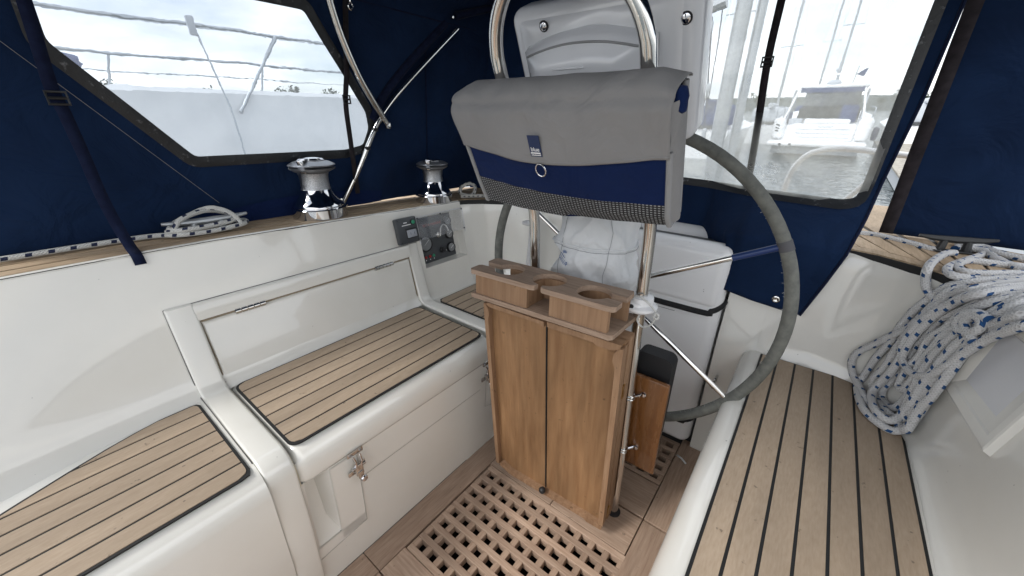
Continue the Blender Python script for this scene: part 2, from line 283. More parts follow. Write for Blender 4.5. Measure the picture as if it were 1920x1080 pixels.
# ------------------------------------------------------------------ mesh helpers
class MB:
    def __init__(s): s.v = []; s.f = []; s.uv = None
    def add(s, vs, fs):
        o = len(s.v); s.v += [tuple(p) for p in vs]; s.f += [tuple(i + o for i in f) for f in fs]
    def box(s, c, d, Mx=None):
        x, y, z = (k / 2 for k in d); vs = [Vector((a * x, b * y, e * z)) for a in (-1, 1) for b in (-1, 1) for e in (-1, 1)]
        vs = [(Mx @ p if Mx else p) + Vector(c) for p in vs]
        s.add(vs, [(0, 1, 3, 2), (4, 6, 7, 5), (0, 4, 5, 1), (2, 3, 7, 6), (0, 2, 6, 4), (1, 5, 7, 3)]); return s
    def rbox(s, c, d, r=.005, seg=2, Mx=None):
        bm = bmesh.new(); bmesh.ops.create_cube(bm, size=1)
        for v in bm.verts: v.co = Vector((v.co.x * d[0], v.co.y * d[1], v.co.z * d[2]))
        bmesh.ops.bevel(bm, geom=list(bm.edges), offset=r, segments=seg, profile=.5, affect='EDGES')
        bm.verts.index_update()
        vs = [(Mx @ v.co if Mx else v.co) + Vector(c) for v in bm.verts]
        s.add(vs, [[v.index for v in f.verts] for f in bm.faces]); bm.free(); return s
    def tube(s, path, r, n=10, closed=False, uv=False, smooth=0):
        P = [Vector(p) for p in path]
        if smooth: P = spline(P, smooth, closed)
        m = len(P); rs = r if isinstance(r, (list, tuple)) else [r] * m
        if len(rs) != m: rs = [rs[min(len(rs) - 1, int(i * len(rs) / m))] for i in range(m)]
        T = []
        for i in range(m):
            a = P[(i - 1) % m] if closed or i else P[i]; b = P[(i + 1) % m] if closed or i < m - 1 else P[i]
            t = b - a; T.append(t.normalized() if t.length > 1e-9 else Vector((0, 0, 1)))
        u = T[0].orthogonal().normalized(); vs = []; acc = 0; us = []
        for i in range(m):
            u = (u - T[i] * u.dot(T[i])); u = u.normalized() if u.length > 1e-6 else T[i].orthogonal().normalized()
            w_ = T[i].cross(u)
            if i: acc += (P[i] - P[i - 1]).length
            us.append(acc)
            for k in range(n):
                g = 2 * math.pi * k / n; vs.append(P[i] + (u * math.cos(g) + w_ * math.sin(g)) * rs[i])
        fs = []; uvs = []
        for i in range(m if closed else m - 1):
            j = (i + 1) % m
            for k in range(n):
                l = (k + 1) % n; fs.append((i * n + k, i * n + l, j * n + l, j * n + k))
                u1 = us[j] if j else acc + .01
                uvs.append(((us[i], k / n), (us[i], (k + 1) / n), (u1, (k + 1) / n), (u1, k / n)))
        if not closed:
            fs.append(tuple(range(n))[::-1]); fs.append(tuple(range((m - 1) * n, m * n)))
            uvs.append(tuple((0, 0) for _ in range(n))); uvs.append(tuple((0, 0) for _ in range(n)))
        if uv:
            if s.uv is None: s.uv = []
            s.uv += uvs
        s.add(vs, fs); return s
    def lathe(s, prof, n=24, Mx=None, c=(0, 0, 0)):
        vs = []; fs = []; k = len(prof)
        for i in range(n):
            g = 2 * math.pi * i / n
            for (r, z) in prof: vs.append(Vector((r * math.cos(g), r * math.sin(g), z)))
        vs = [(Mx @ p if Mx else p) + Vector(c) for p in vs]
        for i in range(n):
            j = (i + 1) % n
            for q in range(k - 1): fs.append((i * k + q, j * k + q, j * k + q + 1, i * k + q + 1))
        fs.append(tuple(i * k for i in range(n))[::-1]); fs.append(tuple(i * k + k - 1 for i in range(n)))
        s.add(vs, fs); return s
    def prism(s, poly, h, Mx=None):
        """polygon in local XY, from z=0 to z=h"""
        n = len(poly); vs = [Vector((p[0], p[1], 0)) for p in poly] + [Vector((p[0], p[1], h)) for p in poly]
        if Mx: vs = [Mx @ p for p in vs]
        s.add(vs, [tuple(range(n))[::-1], tuple(range(n, 2 * n))] + [(i, (i + 1) % n, n + (i + 1) % n, n + i) for i in range(n)]); return s
    def grid(s, fn, nu, nv, skip=None):
        vs = [fn(i / nu, j / nv) for i in range(nu + 1) for j in range(nv + 1)]
        fs = []
        for i in range(nu):
            for j in range(nv):
                a = i * (nv + 1) + j; q = (a, a + nv + 1, a + nv + 2, a + 1)
                if skip and skip(sum((Vector(vs[k]) for k in q), Vector()) / 4): continue
                fs.append(q)
        s.add(vs, fs); return s
    def strip(s, A, B):
        n = len(A); s.add(list(A) + list(B), [(i, i + 1, n + i + 1, n + i) for i in range(n - 1)]); return s
def spline(P, k=6, closed=False):
    out_ = []; n = len(P)
    for i in range(n if closed else n - 1):
        p1, p2 = P[i], P[(i + 1) % n]; p0 = P[i - 1] if (i or closed) else p1; p3 = P[(i + 2) % n] if (closed or i + 2 < n) else p2
        for j in range(k):
            t = j / k
            out_.append(.5 * ((2 * p1) + (p2 - p0) * t + (2 * p0 - 5 * p1 + 4 * p2 - p3) * t * t + (3 * p1 - p0 - 3 * p2 + p3) * t ** 3))
    if not closed: out_.append(P[-1])
    return out_
BOAT = []          # top-level things in the boat frame
def obj(name, mb, m, parent=None, ang=35, solid=0, world=False):
    me = bpy.data.meshes.new(name)
    if isinstance(mb, MB):
        me.from_pydata([tuple(p) for p in mb.v], [], mb.f)
        if mb.uv:
            ul = me.uv_layers.new(name='UVMap'); flat = [c for f in mb.uv for c in f]
            if len(flat) == len(ul.data):
                for i, c in enumerate(flat): ul.data[i].uv = c
    bm = bmesh.new(); bm.from_mesh(me); bmesh.ops.recalc_face_normals(bm, faces=bm.faces); bm.to_mesh(me); bm.free()
    me.shade_smooth(); me.set_sharp_from_angle(angle=R(ang))
    me.materials.append(M[m] if isinstance(m, str) else m)
    o = bpy.data.objects.new(name, me); COL.objects.link(o)
    if solid:
        md = o.modifiers.new('thickness', 'SOLIDIFY'); md.thickness = solid; md.offset = 0
    if parent: o.parent = parent
    elif not world: BOAT.append(o)
    return o
def tag(o, label, cat, group=None):
    o['label'] = label; o['category'] = cat
    if group: o['group'] = group
    return o
def struct(o): o['kind'] = 'structure'; return o
def thing(name, label, cat, loc=(0, 0, 0), group=None, world=False):
    o = bpy.data.objects.new(name, None); COL.objects.link(o); o.empty_display_size = .05
    o.location = loc; tag(o, label, cat, group)
    if not world: BOAT.append(o)
    return o
def sub(base, mb):     # shift a mesh given in scene coordinates so that it sits under an Empty at base
    b = Vector(base); mb.v = [tuple(Vector(p) - b) for p in mb.v]; return mb
def frame(o, x, y, z):
    return Matrix(((x[0], y[0], z[0], o[0]), (x[1], y[1], z[1], o[1]), (x[2], y[2], z[2], o[2]), (0, 0, 0, 1)))
def text_mesh(txt, size, ext=.0004):
    cu = bpy.data.curves.new('lettering', 'FONT'); cu.body = txt; cu.size = size; cu.align_x = 'CENTER'; cu.align_y = 'CENTER'; cu.extrude = ext
    t = bpy.data.objects.new('lettering_source', cu); COL.objects.link(t)
    me = bpy.data.meshes.new_from_object(t.evaluated_get(bpy.context.evaluated_depsgraph_get()))
    bpy.data.objects.remove(t); bpy.data.curves.remove(cu); return me
def letters(name, txt, size, m, Mx, parent):
    bpy.context.view_layer.update()
    me = text_mesh(txt, size); me.materials.clear(); me.materials.append(M[m]); o = bpy.data.objects.new(name, me); COL.objects.link(o)
    o.parent = parent; o.matrix_local = Mx; return o
def part(name, mb, m, parent, ang=35, solid=0):
    """a mesh given in boat coordinates, hung under a thing (or under one of its parts)"""
    r = parent
    while r.parent: r = r.parent
    return obj(name, sub(r.location, mb), m, parent, ang, solid)
def lerp(a, b, t): return a + (b - a) * t
def pw(tab, y):      # piecewise linear table
    if y <= tab[0][0]: return tab[0][1]
    for (a, p), (b, q) in zip(tab, tab[1:]):
        if y <= b: return p + (q - p) * (y - a) / (b - a)
    return tab[-1][1]

# ================================================================== cockpit moulding
CX = -.43
SEAT = .504
def ztop(y): return .89 if y < .3 else max(.87, .89 - .022 * (y - .3) / .9)
BT = [((.768, -.8), (.855, -.8)), ((.768, 0), (.855, 0)), ((.768, .6), (.85, .6)), ((.768, 1.0), (.83, 1.0)), ((.762, 1.165), (.795, 1.17)),
      ((.718, 1.302), (.739, 1.275)), ((.654, 1.36), (.67, 1.355)), ((.52, 1.377), (.60, 1.402)), ((.40, 1.37), (.40, 1.43))]
# --- starboard backrest wall with the opening for the instrument recess
WB = [(-.8, -.93), (-.5, -1.035), (-.2, -1.128), (-.067, -1.160), (.08, -1.177), (.15, -1.178), (1.0, -1.180), (1.165, -1.180), (1.25, -1.17)]
WT = [(-.8, -1.27), (.1, -1.275), (.5, -1.262), (.8, -1.258), (1.0, -1.252), (1.21, -1.24), (1.25, -1.215), (1.30, -1.17)]
def wallx(y, z):
    t = (z - SEAT) / (ztop(y) - SEAT)
    return lerp(pw(WB, y), pw(WT, y), t)
RY0, RY1, RZ0, RZ1 = .968, 1.205, .632, .835
ys = [-.8, -.65, -.5, -.35, -.2, -.13, -.067, .0, .08, .15, .3, .45, .6, .75, .9, RY0, 1.05, 1.12, RY1, 1.21]
zf = [0, .06, .14, .25, (RZ0 - SEAT) / .37, .5, .62, .75, (RZ1 - SEAT) / .37, .95, 1.0]
mb = MB(); vs = []
for y in ys:
    for t in zf:
        z = lerp(SEAT, ztop(y), t) if t not in (zf[4], zf[8]) else (RZ0 if t == zf[4] else RZ1)
        x = wallx(y, z) + (.020 * (1 - t / .14) ** 2 if t < .14 else 0)      # fillet to the seat
        if t == 1.0: z += .0
        vs.append((x, y, z))
nz_ = len(zf); fs = []
for i in range(len(ys) - 1):
    for j in range(nz_ - 1):
        if RY0 - .001 <= ys[i] and ys[i + 1] <= RY1 + .001 and 4 <= j <= 7: continue
        a = i * nz_ + j; fs.append((a, a + nz_, a + nz_ + 1, a + 1))
mb.add(vs, fs)
# rolled lip along the top of the wall
lip = []
for i, y in enumerate(ys[:-1]): lip.append((wallx(y, ztop(y)) - .006, y, ztop(y) - .002))
struct(obj('starboard_coaming', mb, 'gel', ang=60))
st = bpy.data.objects['starboard_coaming']
part('coaming_lip', MB().tube(lip, .007, 8), 'gel', st)
# recess box behind the opening
mb = MB(); dpt = .05
def rc(y, z, d): return Vector((wallx(y, z) - d, y, z))
q = [rc(RY0, RZ0, 0), rc(RY1, RZ0, 0), rc(RY1, RZ1, 0), rc(RY0, RZ1, 0)]
p = [rc(RY0, RZ0, dpt), rc(RY1, RZ0, dpt), rc(RY1, RZ1, dpt), rc(RY0, RZ1, dpt)]
mb.add(q + p, [(0, 1, 5, 4), (1, 2, 6, 5), (2, 3, 7, 6), (3, 0, 4, 7), (4, 5, 6, 7)])
part('instrument_recess', mb, 'gel', st, ang=20)

# --- aft wall, port wall
def ruled(seq, side, name, zlow=SEAT):
    mb = MB(); pts = []
    fine = []
    for (b0, t0), (b1, t1) in zip(seq, seq[1:]):
        for k in range(6): fine.append((tuple(lerp(b0[i], b1[i], k / 6) for i in (0, 1)), tuple(lerp(t0[i], t1[i], k / 6) for i in (0, 1))))
    fine.append(seq[-1])
    T = [0, .03, .07, .13, .25, .45, .65, .85, .95, .985, 1.0]
    vs = []
    for (b, t) in fine:
        zt = ztop(t[1])
        for s in T:
            inw = .018 * (1 - s / .13) ** 2 * max(0, min(1, (b[0] - .40) / .12)) if s < .13 else 0
            d = lerp(b[0], t[0], s); y = lerp(b[1], t[1], s)
            k = 1 - inw / max(.2, math.hypot(b[0], b[1] - .6))
            out_ = .012 * ((s - .95) / .05) ** 2 if s > .95 else 0
            vs.append((CX + side * (d * k + out_), .6 + (y - .6) * k + out_ * .6, lerp(zlow, zt, s)))
    n = len(T); fs = []
    for i in range(len(fine) - 1):
        for j in range(n - 1):
            a = i * n + j; fs.append((a, a + n, a + n + 1, a + 1))
    mb.add(vs, fs); return mb
struct(obj('port_coaming', ruled(BT, 1, ''), 'gel', ang=60))
pc = bpy.data.objects['port_coaming']
aftseq = [((.75, 1.209), (.81, 1.209)), ((.742, 1.25), (.79, 1.25)), ((.71, 1.305), (.748, 1.30)), ((.654, 1.36), (.67, 1.355))] + BT[7:]
ac = struct(obj('starboard_quarter_coaming', ruled(aftseq, -1, ''), 'gel', ang=60))
# aft bulkhead of the foot well, either side of the canister
mb = MB()
for xa_, xb_ in ((-.148, -.028), (-.832, -.712)):
    mb.grid(lambda u, v: (lerp(xa_, xb_, u), 1.372 if v * .87 < .5 else lerp(1.372, 1.43, (v * .87 - .5) / .37), v * .872), 2, 24)
mb.add([(-.83, 1.72, 0), (-.03, 1.72, 0), (-.03, 1.72, .84), (-.83, 1.72, .84)], [(0, 1, 2, 3)])
mb.add([(-.148, 1.372, 0), (-.148, 1.72, 0), (-.148, 1.72, .84), (-.148, 1.43, .87), (-.148, 1.372, .5)], [(0, 1, 2, 3, 4)])
mb.add([(-.712, 1.372, 0), (-.712, 1.72, 0), (-.712, 1.72, .84), (-.712, 1.43, .87), (-.712, 1.372, .5)], [(0, 1, 2, 3, 4)])
struct(obj('aft_bulkhead', mb, 'gel', ang=20))

# --- seats: cross-section swept along the boat
def seat(name, prof, y0, y1, ny=2):
    mb = MB()
    mb.grid(lambda u, v: (0, 0, 0), 1, 1); mb.v = []; mb.f = []
    P = [Vector((a, 0, b)) for a, b in prof]
    vs = [(p.x, lerp(y0, y1, i / ny), p.z) for i in range(ny + 1) for p in P]; n = len(P)
    mb.add(vs, [(i * n + j, (i + 1) * n + j, (i + 1) * n + j + 1, i * n + j + 1) for i in range(ny) for j in range(n - 1)])
    mb.add([(p.x, y0, p.z) for p in P] + [(P[0].x, y0, 0)], [tuple(range(n + 1))]); mb.add([(p.x, y1, p.z) for p in P] + [(P[0].x, y1, 0)], [tuple(range(n + 1))])
    return struct(obj(name, mb, 'gel', ang=40))
def arc(cx, cz, r, a0, a1, n=8): return [(cx + r * math.cos(R(lerp(a0, a1, i / n))), cz + r * math.sin(R(lerp(a0, a1, i / n)))) for i in range(n + 1)]
# profile goes from the wall (outboard) over the seat and down to the sole
pf_fwd = [(-1.3, SEAT), (-.82, SEAT)] + arc(-.82, SEAT - .06, .06, 90, 5, 9) + [(-.772, .2), (-.806, 0)]
seat('starboard_seat_forward', pf_fwd, -.8, .142)
seat('starboard_seat_aft', [(-1.3, SEAT), (-.835, SEAT)] + arc(-.835, SEAT - .05, .05, 90, 5, 8) + [(-.79, .2), (-.806, 0)], .948, 1.42)
pf_port = [(.45, SEAT), (-.02, SEAT)] + arc(-.02, SEAT - .045, .045, 90, 175, 8) + [(-.068, .4), (-.055, .38), (-.045, 0)]
seat('port_seat', pf_port, -.8, 1.40)

# --- the locker: seat lid, hinged backrest hatch, flange all round
lk = thing('seat_locker', 'white starboard seat locker with hinged backrest hatch, wide flange and two toggle latches', 'locker', (-.98, .55, 0))
pf_lid = [(-1.165, SEAT - .002), (-.835, SEAT - .002)] + arc(-.825, SEAT - .052, .05, 90, 0, 8) + [(-.775, .418), (-.779, .408), (-.79, .404)]
mb = MB(); n = len(pf_lid); y0, y1 = .206, .892
rnd = lambda y: max(0, 1 - min(y - y0, y1 - y) / .025)
yy = [y0, y0 + .004, y0 + .012, y0 + .025, .55, y1 - .025, y1 - .012, y1 - .004, y1]
vs = []
for y in yy:
    k = rnd(y) ** 2 * .012
    for j, (a, b) in enumerate(pf_lid): vs.append((a - (k if j > 1 else 0), y, b - (k if j < 8 else 0)))
mb.add(vs, [(i * n + j, (i + 1) * n + j, (i + 1) * n + j + 1, i * n + j + 1) for i in range(len(yy) - 1) for j in range(n - 1)])
lid = part('seat_lid', mb, 'gel', lk, 50)
# front of the locker below the lid, finger recess left open at the forward end
mb = MB()
fx = lambda z: -.782 - .024 * (1 - z / .41)
def fq(y0, y1, z0, z1, off=0): mb.add([(fx(z0) + off, y0, z0), (fx(z0) + off, y1, z0), (fx(z1) + off, y1, z1), (fx(z1) + off, y0, z1)], [(0, 1, 2, 3)])
fq(.142, .948, 0, .165); fq(.142, .212, .165, .41); fq(.272, .948, .165, .41)
part('locker_front', mb, 'gel', lk)
mb = MB()
A = [(fx(.41), .212, .41), (fx(.41), .272, .41), (fx(.165), .272, .165), (fx(.165), .212, .165)]
Bk = [(fx(.41) - .06, .214, .41), (fx(.41) - .06, .250, .41), (fx(.22) - .03, .254, .225), (fx(.22) - .03, .220, .205)]
mb.add(A + Bk, [(0, 1, 5, 4), (1, 2, 6, 5), (2, 3, 7, 6), (3, 0, 4, 7), (4, 5, 6, 7)])
part('finger_recess', mb, 'gel', lk, 60)
# pale raised apron round the finger recess and its hairline joints
mb = MB()
for (ya, yb, za, zb) in ((.2735, .345, .13, .40), (.205, .345, .115, .163)):
    mb.add([(fx(za) + .003, ya, za), (fx(za) + .003, yb, za), (fx(zb) + .003, yb, zb), (fx(zb) + .003, ya, zb)], [(0, 1, 2, 3)])
part('apron', mb, 'gel', lk)
part('joint', MB().tube([(fx(.40) + .004, .345, .39), (fx(.13) + .004, .345, .13), (fx(.115) + .004, .15, .115)], .0006, 5), 'hairline', lk)
part('joint', MB().tube([(fx(.30) + .002, .348, .30), (fx(.30) + .002, .83, .30)], .0005, 5), 'hairline', lk)
part('joint', MB().tube([(fx(.40) + .002, .86, .37), (fx(.2) + .002, .86, .2), (fx(.19) + .002, .90, .185)], .0006, 5), 'hairline', lk)
part('groove', MB().tube([(-1.155, .2045, .503), (-.84, .2045, .502), (-.80, .2045, .488), (-.784, .2045, .455), (-.781, .2045, .41)], .0022, 6), 'gelin', lk)
# flange: an L-shaped band down the backrest, over the seat and down the front
fl_prof = [(-1.236, .7485), (-1.226, .746), (-1.172, .537), (-1.160, .519), (-1.142, .5125), (-1.12, .512), (-.835, .512)] + arc(-.828, SEAT - .046, .0545, 88, 4, 7) + [(-.769, .30), (-.785, .10), (-.79, .05)]
def band(ya, yb, prof, h=.011):
    mb = MB(); n = len(prof); c = .006
    cols = [(ya, -h), (ya, -.003), (ya + .002, -.0008), (ya + c, 0), (yb - c, 0), (yb - .002, -.0008), (yb, -.003), (yb, -h)]
    nr = []
    for j in range(n):
        a = prof[max(0, j - 1)]; b = prof[min(n - 1, j + 1)]; t = Vector((b[0] - a[0], b[1] - a[1])).normalized(); nr.append((-t.y, t.x))
    vs = []
    for (y, d) in cols:
        for j in range(n): vs.append((prof[j][0] + nr[j][0] * d, y, prof[j][1] + nr[j][1] * d))
    mb.add(vs, [(i * n + j, (i + 1) * n + j, (i + 1) * n + j + 1, i * n + j + 1) for i in range(len(cols) - 1) for j in range(n - 1)])
    return mb
fl_prof2 = fl_prof
part('flange', band(.143, .203, fl_prof), 'gel', lk, 50)
part('flange', band(.896, .946, fl_prof[:-2] + [(-.775, .2)]), 'gel', lk, 50)
mb = MB()
def wq(y, z, d): return (wallx(y, z) + d, y, z)
cs = [(.7465, -.002), (.7462, .006), (.744, .0095), (.739, .0105), (.706, .0105), (.701, .0095), (.699, .006), (.6985, -.006)]
yy = [.2, .4, .6, .8, .90]
vs = [wq(y, z, d) for (z, d) in cs for y in yy]; n = len(yy)
mb.add(vs, [(i * n + j, (i + 1) * n + j, (i + 1) * n + j + 1, i * n + j + 1) for i in range(len(cs) - 1) for j in range(n - 1)])
part('flange', mb, 'gel', lk, 50)
part('joint', MB().tube([wq(.142, .52, .003), wq(.142, .747, .002), wq(.945, .747, .002)], .0011, 5), 'seal', lk)
part('joint', MB().tube([(-1.16, .141, .513), (-.83, .141, .507), (-.785, .141, .47), (-.772, .141, .4), (-.785, .141, .2), (-.8, .141, .04)], .0012, 5), 'seal', lk)
# hatch
mb = MB(); cs = [(.693, -.012), (.6925, 0), (.690, .003), (.684, .0045), (.535, .0045), (.52, .008)]
yy = [.208, .2085, .211, .217, .55, .882, .888, .8905, .891]; dd = [-.012, -.002, .0, .0, 0, 0, 0, -.002, -.012]
vs = [wq(y, z, min(d, d + e)) for (z, d) in cs for y, e in zip(yy, dd)]; n = len(yy)
mb.add(vs, [(i * n + j, (i + 1) * n + j, (i + 1) * n + j + 1, i * n + j + 1) for i in range(len(cs) - 1) for j in range(n - 1)])
hatch = part('backrest_hatch', mb, 'gel', lk, 50)
part('seam', MB().tube([wq(.206, .53, .002), wq(.206, .6955, .002), wq(.893, .6955, .002), wq(.893, .53, .002)], .0026, 6), 'seam', lk)  # brown line painted as the shadow round the hatch
for ya in (.285, .735):
    h = part('hinge', MB().tube([wq(ya, .6955, .006), wq(ya + .08, .6955, .006)], .0055, 10), 'steel', lk)
    for k in range(5):
        a = ya + .0005 + k * .016
        part('knuckle', MB().tube([wq(a, .6955, .007), wq(a + .0135, .6955, .007)], .0085, 12), 'steel', h)
# toggle latches
def latch(y):
    z = .40; x = -.774
    def K(mb): mb.v = [(x + (p[0] - x) * 1.2, y + (p[1] - y) * 1.3, z - .015 + (p[2] - z + .015) * 1.3) for p in mb.v]; return mb
    l = part('latch', K(MB().rbox((x + .002, y - .0, z + .005), (.004, .034, .012), .0019, 2)), 'steel', lk)
    for s in (-1, 1): part('screw', K(MB().lathe([(.0035, 0), (.003, .0012), (.0, .0014)], 10, Matrix.Rotation(R(90), 3, 'Y'), (x + .004, y + s * .011, z + .005))), 'knurl', l)
    part('hook', K(MB().tube([(x + .006, y - .007, z - .002), (x + .012, y - .006, z - .012), (x + .010, y - .005, z - .03)], .0026, 8).tube([(x + .006, y + .007, z - .002), (x + .012, y + .006, z - .012), (x + .010, y + .005, z - .03)], .0026, 8)), 'chrome', l)
    part('lever', K(MB().rbox((x + .008, y, z - .036), (.008, .017, .03), .003, 2).rbox((x + .012, y, z - .048), (.004, .012, .018), .0018, 2)), 'steel', l)
    part('pin', K(MB().tube([(x + .008, y - .014, z - .028), (x + .008, y + .014, z - .028)], .004, 10)), 'chrome', l)
    part('knob', K(MB().lathe([(.0, 0), (.006, .001), (.0075, .004), (.006, .008), (0, .009)], 12, Matrix.Rotation(R(90), 3, 'Y'), (x + .008, y + .005, z - .063))), 'chrome', l)
    part('base_plate', K(MB().rbox((x - .002, y - .012, z - .045), (.004, .016, .012), .0018, 2).rbox((x - .002, y + .012, z - .034), (.004, .014, .012), .0018, 2)), 'steel', l)
latch(.338); latch(.853)

# ================================================================== teak panels on the seats
def panel(name, label, polys, z, border, m='teak'):
    """polys: plank outlines (boat x,y); border: outline of the black bedding under them"""
    cxy = (sum(p[0] for p in border) / len(border), sum(p[1] for p in border) / len(border))
    t = thing(name, label, 'teak panel', (cxy[0], cxy[1], z), 'teak seat panels')
    part('bedding', MB().prism(border, .004, Matrix.Translation((0, 0, z - .0005))), 'caulk', t)
    for q in polys: part('plank', MB().prism(q, .0022, Matrix.Translation((0, 0, z + .003))), m, t, 20)
    return t
def rrect(x0, x1, y0, y1, r, n=5):
    o = []
    for (cx, cy, a) in ((x1 - r, y1 - r, 0), (x0 + r, y1 - r, 90), (x0 + r, y0 + r, 180), (x1 - r, y0 + r, 270)):
        for i in range(n + 1): o.append((cx + r * math.cos(R(a + 90 * i / n)), cy + r * math.sin(R(a + 90 * i / n))))
    return o
G = .0029        # half caulk seam
def strips(x0, x1, n, lo, hi, edge=.006, rnd=.012):
    o = []
    w_ = (x1 - x0) / n
    for k in range(n):
        a = x0 + k * w_ + (edge if k == 0 else G); b = x0 + (k + 1) * w_ - (edge if k == n - 1 else G)
        ya, yb = lo(a), lo(b); yc, yd = hi(a), hi(b); p = []
        m_ = 6
        for i in range(m_ + 1): xx = lerp(a, b, i / m_); p.append((xx, lo(xx)))
        for i in range(m_ + 1): xx = lerp(b, a, i / m_); p.append((xx, hi(xx)))
        o.append(p)
    return o
def corner(x0, x1, y, s, r=.022, e=.006):       # rounded-corner limit
    def g(x):
        d = min(x - x0, x1 - x) - e
        k = r - math.sqrt(max(0, r * r - (r - d) ** 2)) if d < r else 0
        return y - s * (e + k)
    return g
panel('teak_seat_panel', 'teak seat panel with black seams on the latched locker lid', strips(-1.158, -.802, 7, corner(-1.158, -.802, .215, -1), corner(-1.158, -.802, .872, 1)), SEAT, rrect(-1.158, -.802, .215, .872, .024))
fc = [(-1.146, .05), (-1.136, .0), (-1.122, -.05), (-1.10, -.11), (-1.068, -.19), (-1.02, -.30), (-.98, -.39), (-.94, -.48), (-.89, -.58), (-.80, -.75)]
def lo_f(x): return pw([(a, b) for a, b in fc], x) + .016
hi_f = corner(-1.153, -.793, .132, 1, .02)
panel('teak_seat_panel', 'teak seat panel on the forward seat, its outer edge curving with the coaming', strips(-1.148, -.793, 7, lo_f, hi_f), SEAT, [(x - .002, y) for x, y in fc] + [(-.793, -.8), (-.793, .11), (-.797, .126), (-.812, .132), (-1.135, .132), (-1.146, .126), (-1.149, .112)])
def hi_a(x): return pw([(-1.14, 1.19), (-1.12, 1.25), (-1.09, 1.30), (-1.05, 1.33), (-.8, 1.345)], x) - .005
panel('teak_seat_panel', 'small teak seat panel on the starboard quarter behind the wooden cup holder', strips(-1.14, -.845, 6, corner(-1.14, -.845, .958, -1), hi_a), SEAT, [(-1.12, .958), (-.845, .958), (-.845, 1.345), (-1.05, 1.335), (-1.09, 1.305), (-1.12, 1.255), (-1.14, 1.19), (-1.14, .975)])
def hi_p(x): return pw([(-.02, 1.352), (.18, 1.352), (.235, 1.335), (.27, 1.28), (.30, 1.20), (.315, 1.13)], x) - .005
panel('teak_seat_panel', 'long teak seat panel on the port seat running up to the rope coil', strips(-.013, .315, 7, lambda x: -.75, hi_p), SEAT, [(-.013, -.75), (.315, -.75), (.315, 1.13), (.30, 1.20), (.27, 1.28), (.235, 1.335), (.18, 1.352), (-.013, 1.352)])

# ================================================================== cockpit sole: boards and gratings
so = struct(obj('cockpit_sole', MB().box((-.43, .45, -.11), (.80, 2.55, .02)), 'void'))
def board(x0, x1, y0, y1, m, top=0.0, th=.028):
    g = .0012
    return obj('sole_board', MB().rbox(((x0 + x1) / 2, (y0 + y1) / 2, top - th / 2), (x1 - x0 - 2 * g, y1 - y0 - 2 * g, th), .0012, 1), m, so)
board(-.806, -.722, .318, 1.40, 'sole'); board(-.806, -.722, -.8, .318, 'sole')
board(-.180, -.050, -.8, .948, 'sole'); board(-.180, -.05, .952, 1.40, 'sole')
board(-.722, -.45, .803, .947, 'solex'); board(-.45, -.181, .803, .947, 'solex')
board(-.722, -.45, .952, 1.11, 'solex'); board(-.45, -.181, .952, 1.11, 'solex')
board(-.722, -.45, .318, .408, 'solex'); board(-.45, -.181, .318, .408, 'solex'); board(-.722, -.57, -.1, .316, 'solex'); board(-.57, -.181, -.1, .316, 'solex'); board(-.722, -.181, -.8, -.1, 'solex')
def grating(label, x0, y0, nx, ny, px=.0488, py=.0467, hx=.0285, hy=.0265, pre=0, loc=None):
    W = nx * px + (px - hx); H_ = ny * py + (py - hy)
    t = thing('teak_grating', label, 'grating', (x0 + W / 2, y0 + H_ / 2, 0), 'floor gratings')
    part('tray', MB().box((x0 + W / 2, y0 + H_ / 2, -.042), (W - .004, H_ - .004, .004)), 'void', t); t.children[0].location.z -= .05  # near-black sheet, painted for the shade seen through the holes
    sl = None
    for j in range(ny + 1):                # athwartships slats
        yc = y0 + (py - hy) / 2 + j * py
        m_ = MB().rbox((x0 + W / 2, yc, -.014), (W - .002, py - hy - .0006, .027), .0011, 1)
        part('slat', m_, 'solex', t)
    blk = None
    for j in range(ny):
        for i in range(nx + 1):
            c = Vector((x0 + (px - hx) / 2 + i * px, y0 + (py - hy) + hy / 2 + j * py, -.0145)) - t.location
            if blk is None:
                b = obj('block', MB().rbox((0, 0, 0), (px - hx - .0006, hy + .0002, .026), .0011, 1), 'sole', t); blk = b
            else:
                b = blk.copy(); COL.objects.link(b); b.parent = t
            b.location = c
    return t
grating('square-holed teak grating in the cockpit floor in front of the folded table', -.7165, .4085, 11, 8, .0478)
grating('small square-holed teak grating at the foot of the white canister', -.535, 1.115, 7, 5, .0478, .046)
mb = MB(); mb.add([(-.178, 1.288, .002), (-.155, 1.279, .005), (-.136, 1.266, .002), (-.132, 1.274, .002), (-.152, 1.287, .005), (-.172, 1.297, .002)], [(0, 1, 4, 5), (1, 2, 3, 4)])
tag(obj('paper_scrap', mb, 'white', solid=.0008), 'small white sliver of paper lying on the floor by the canister', 'paper')

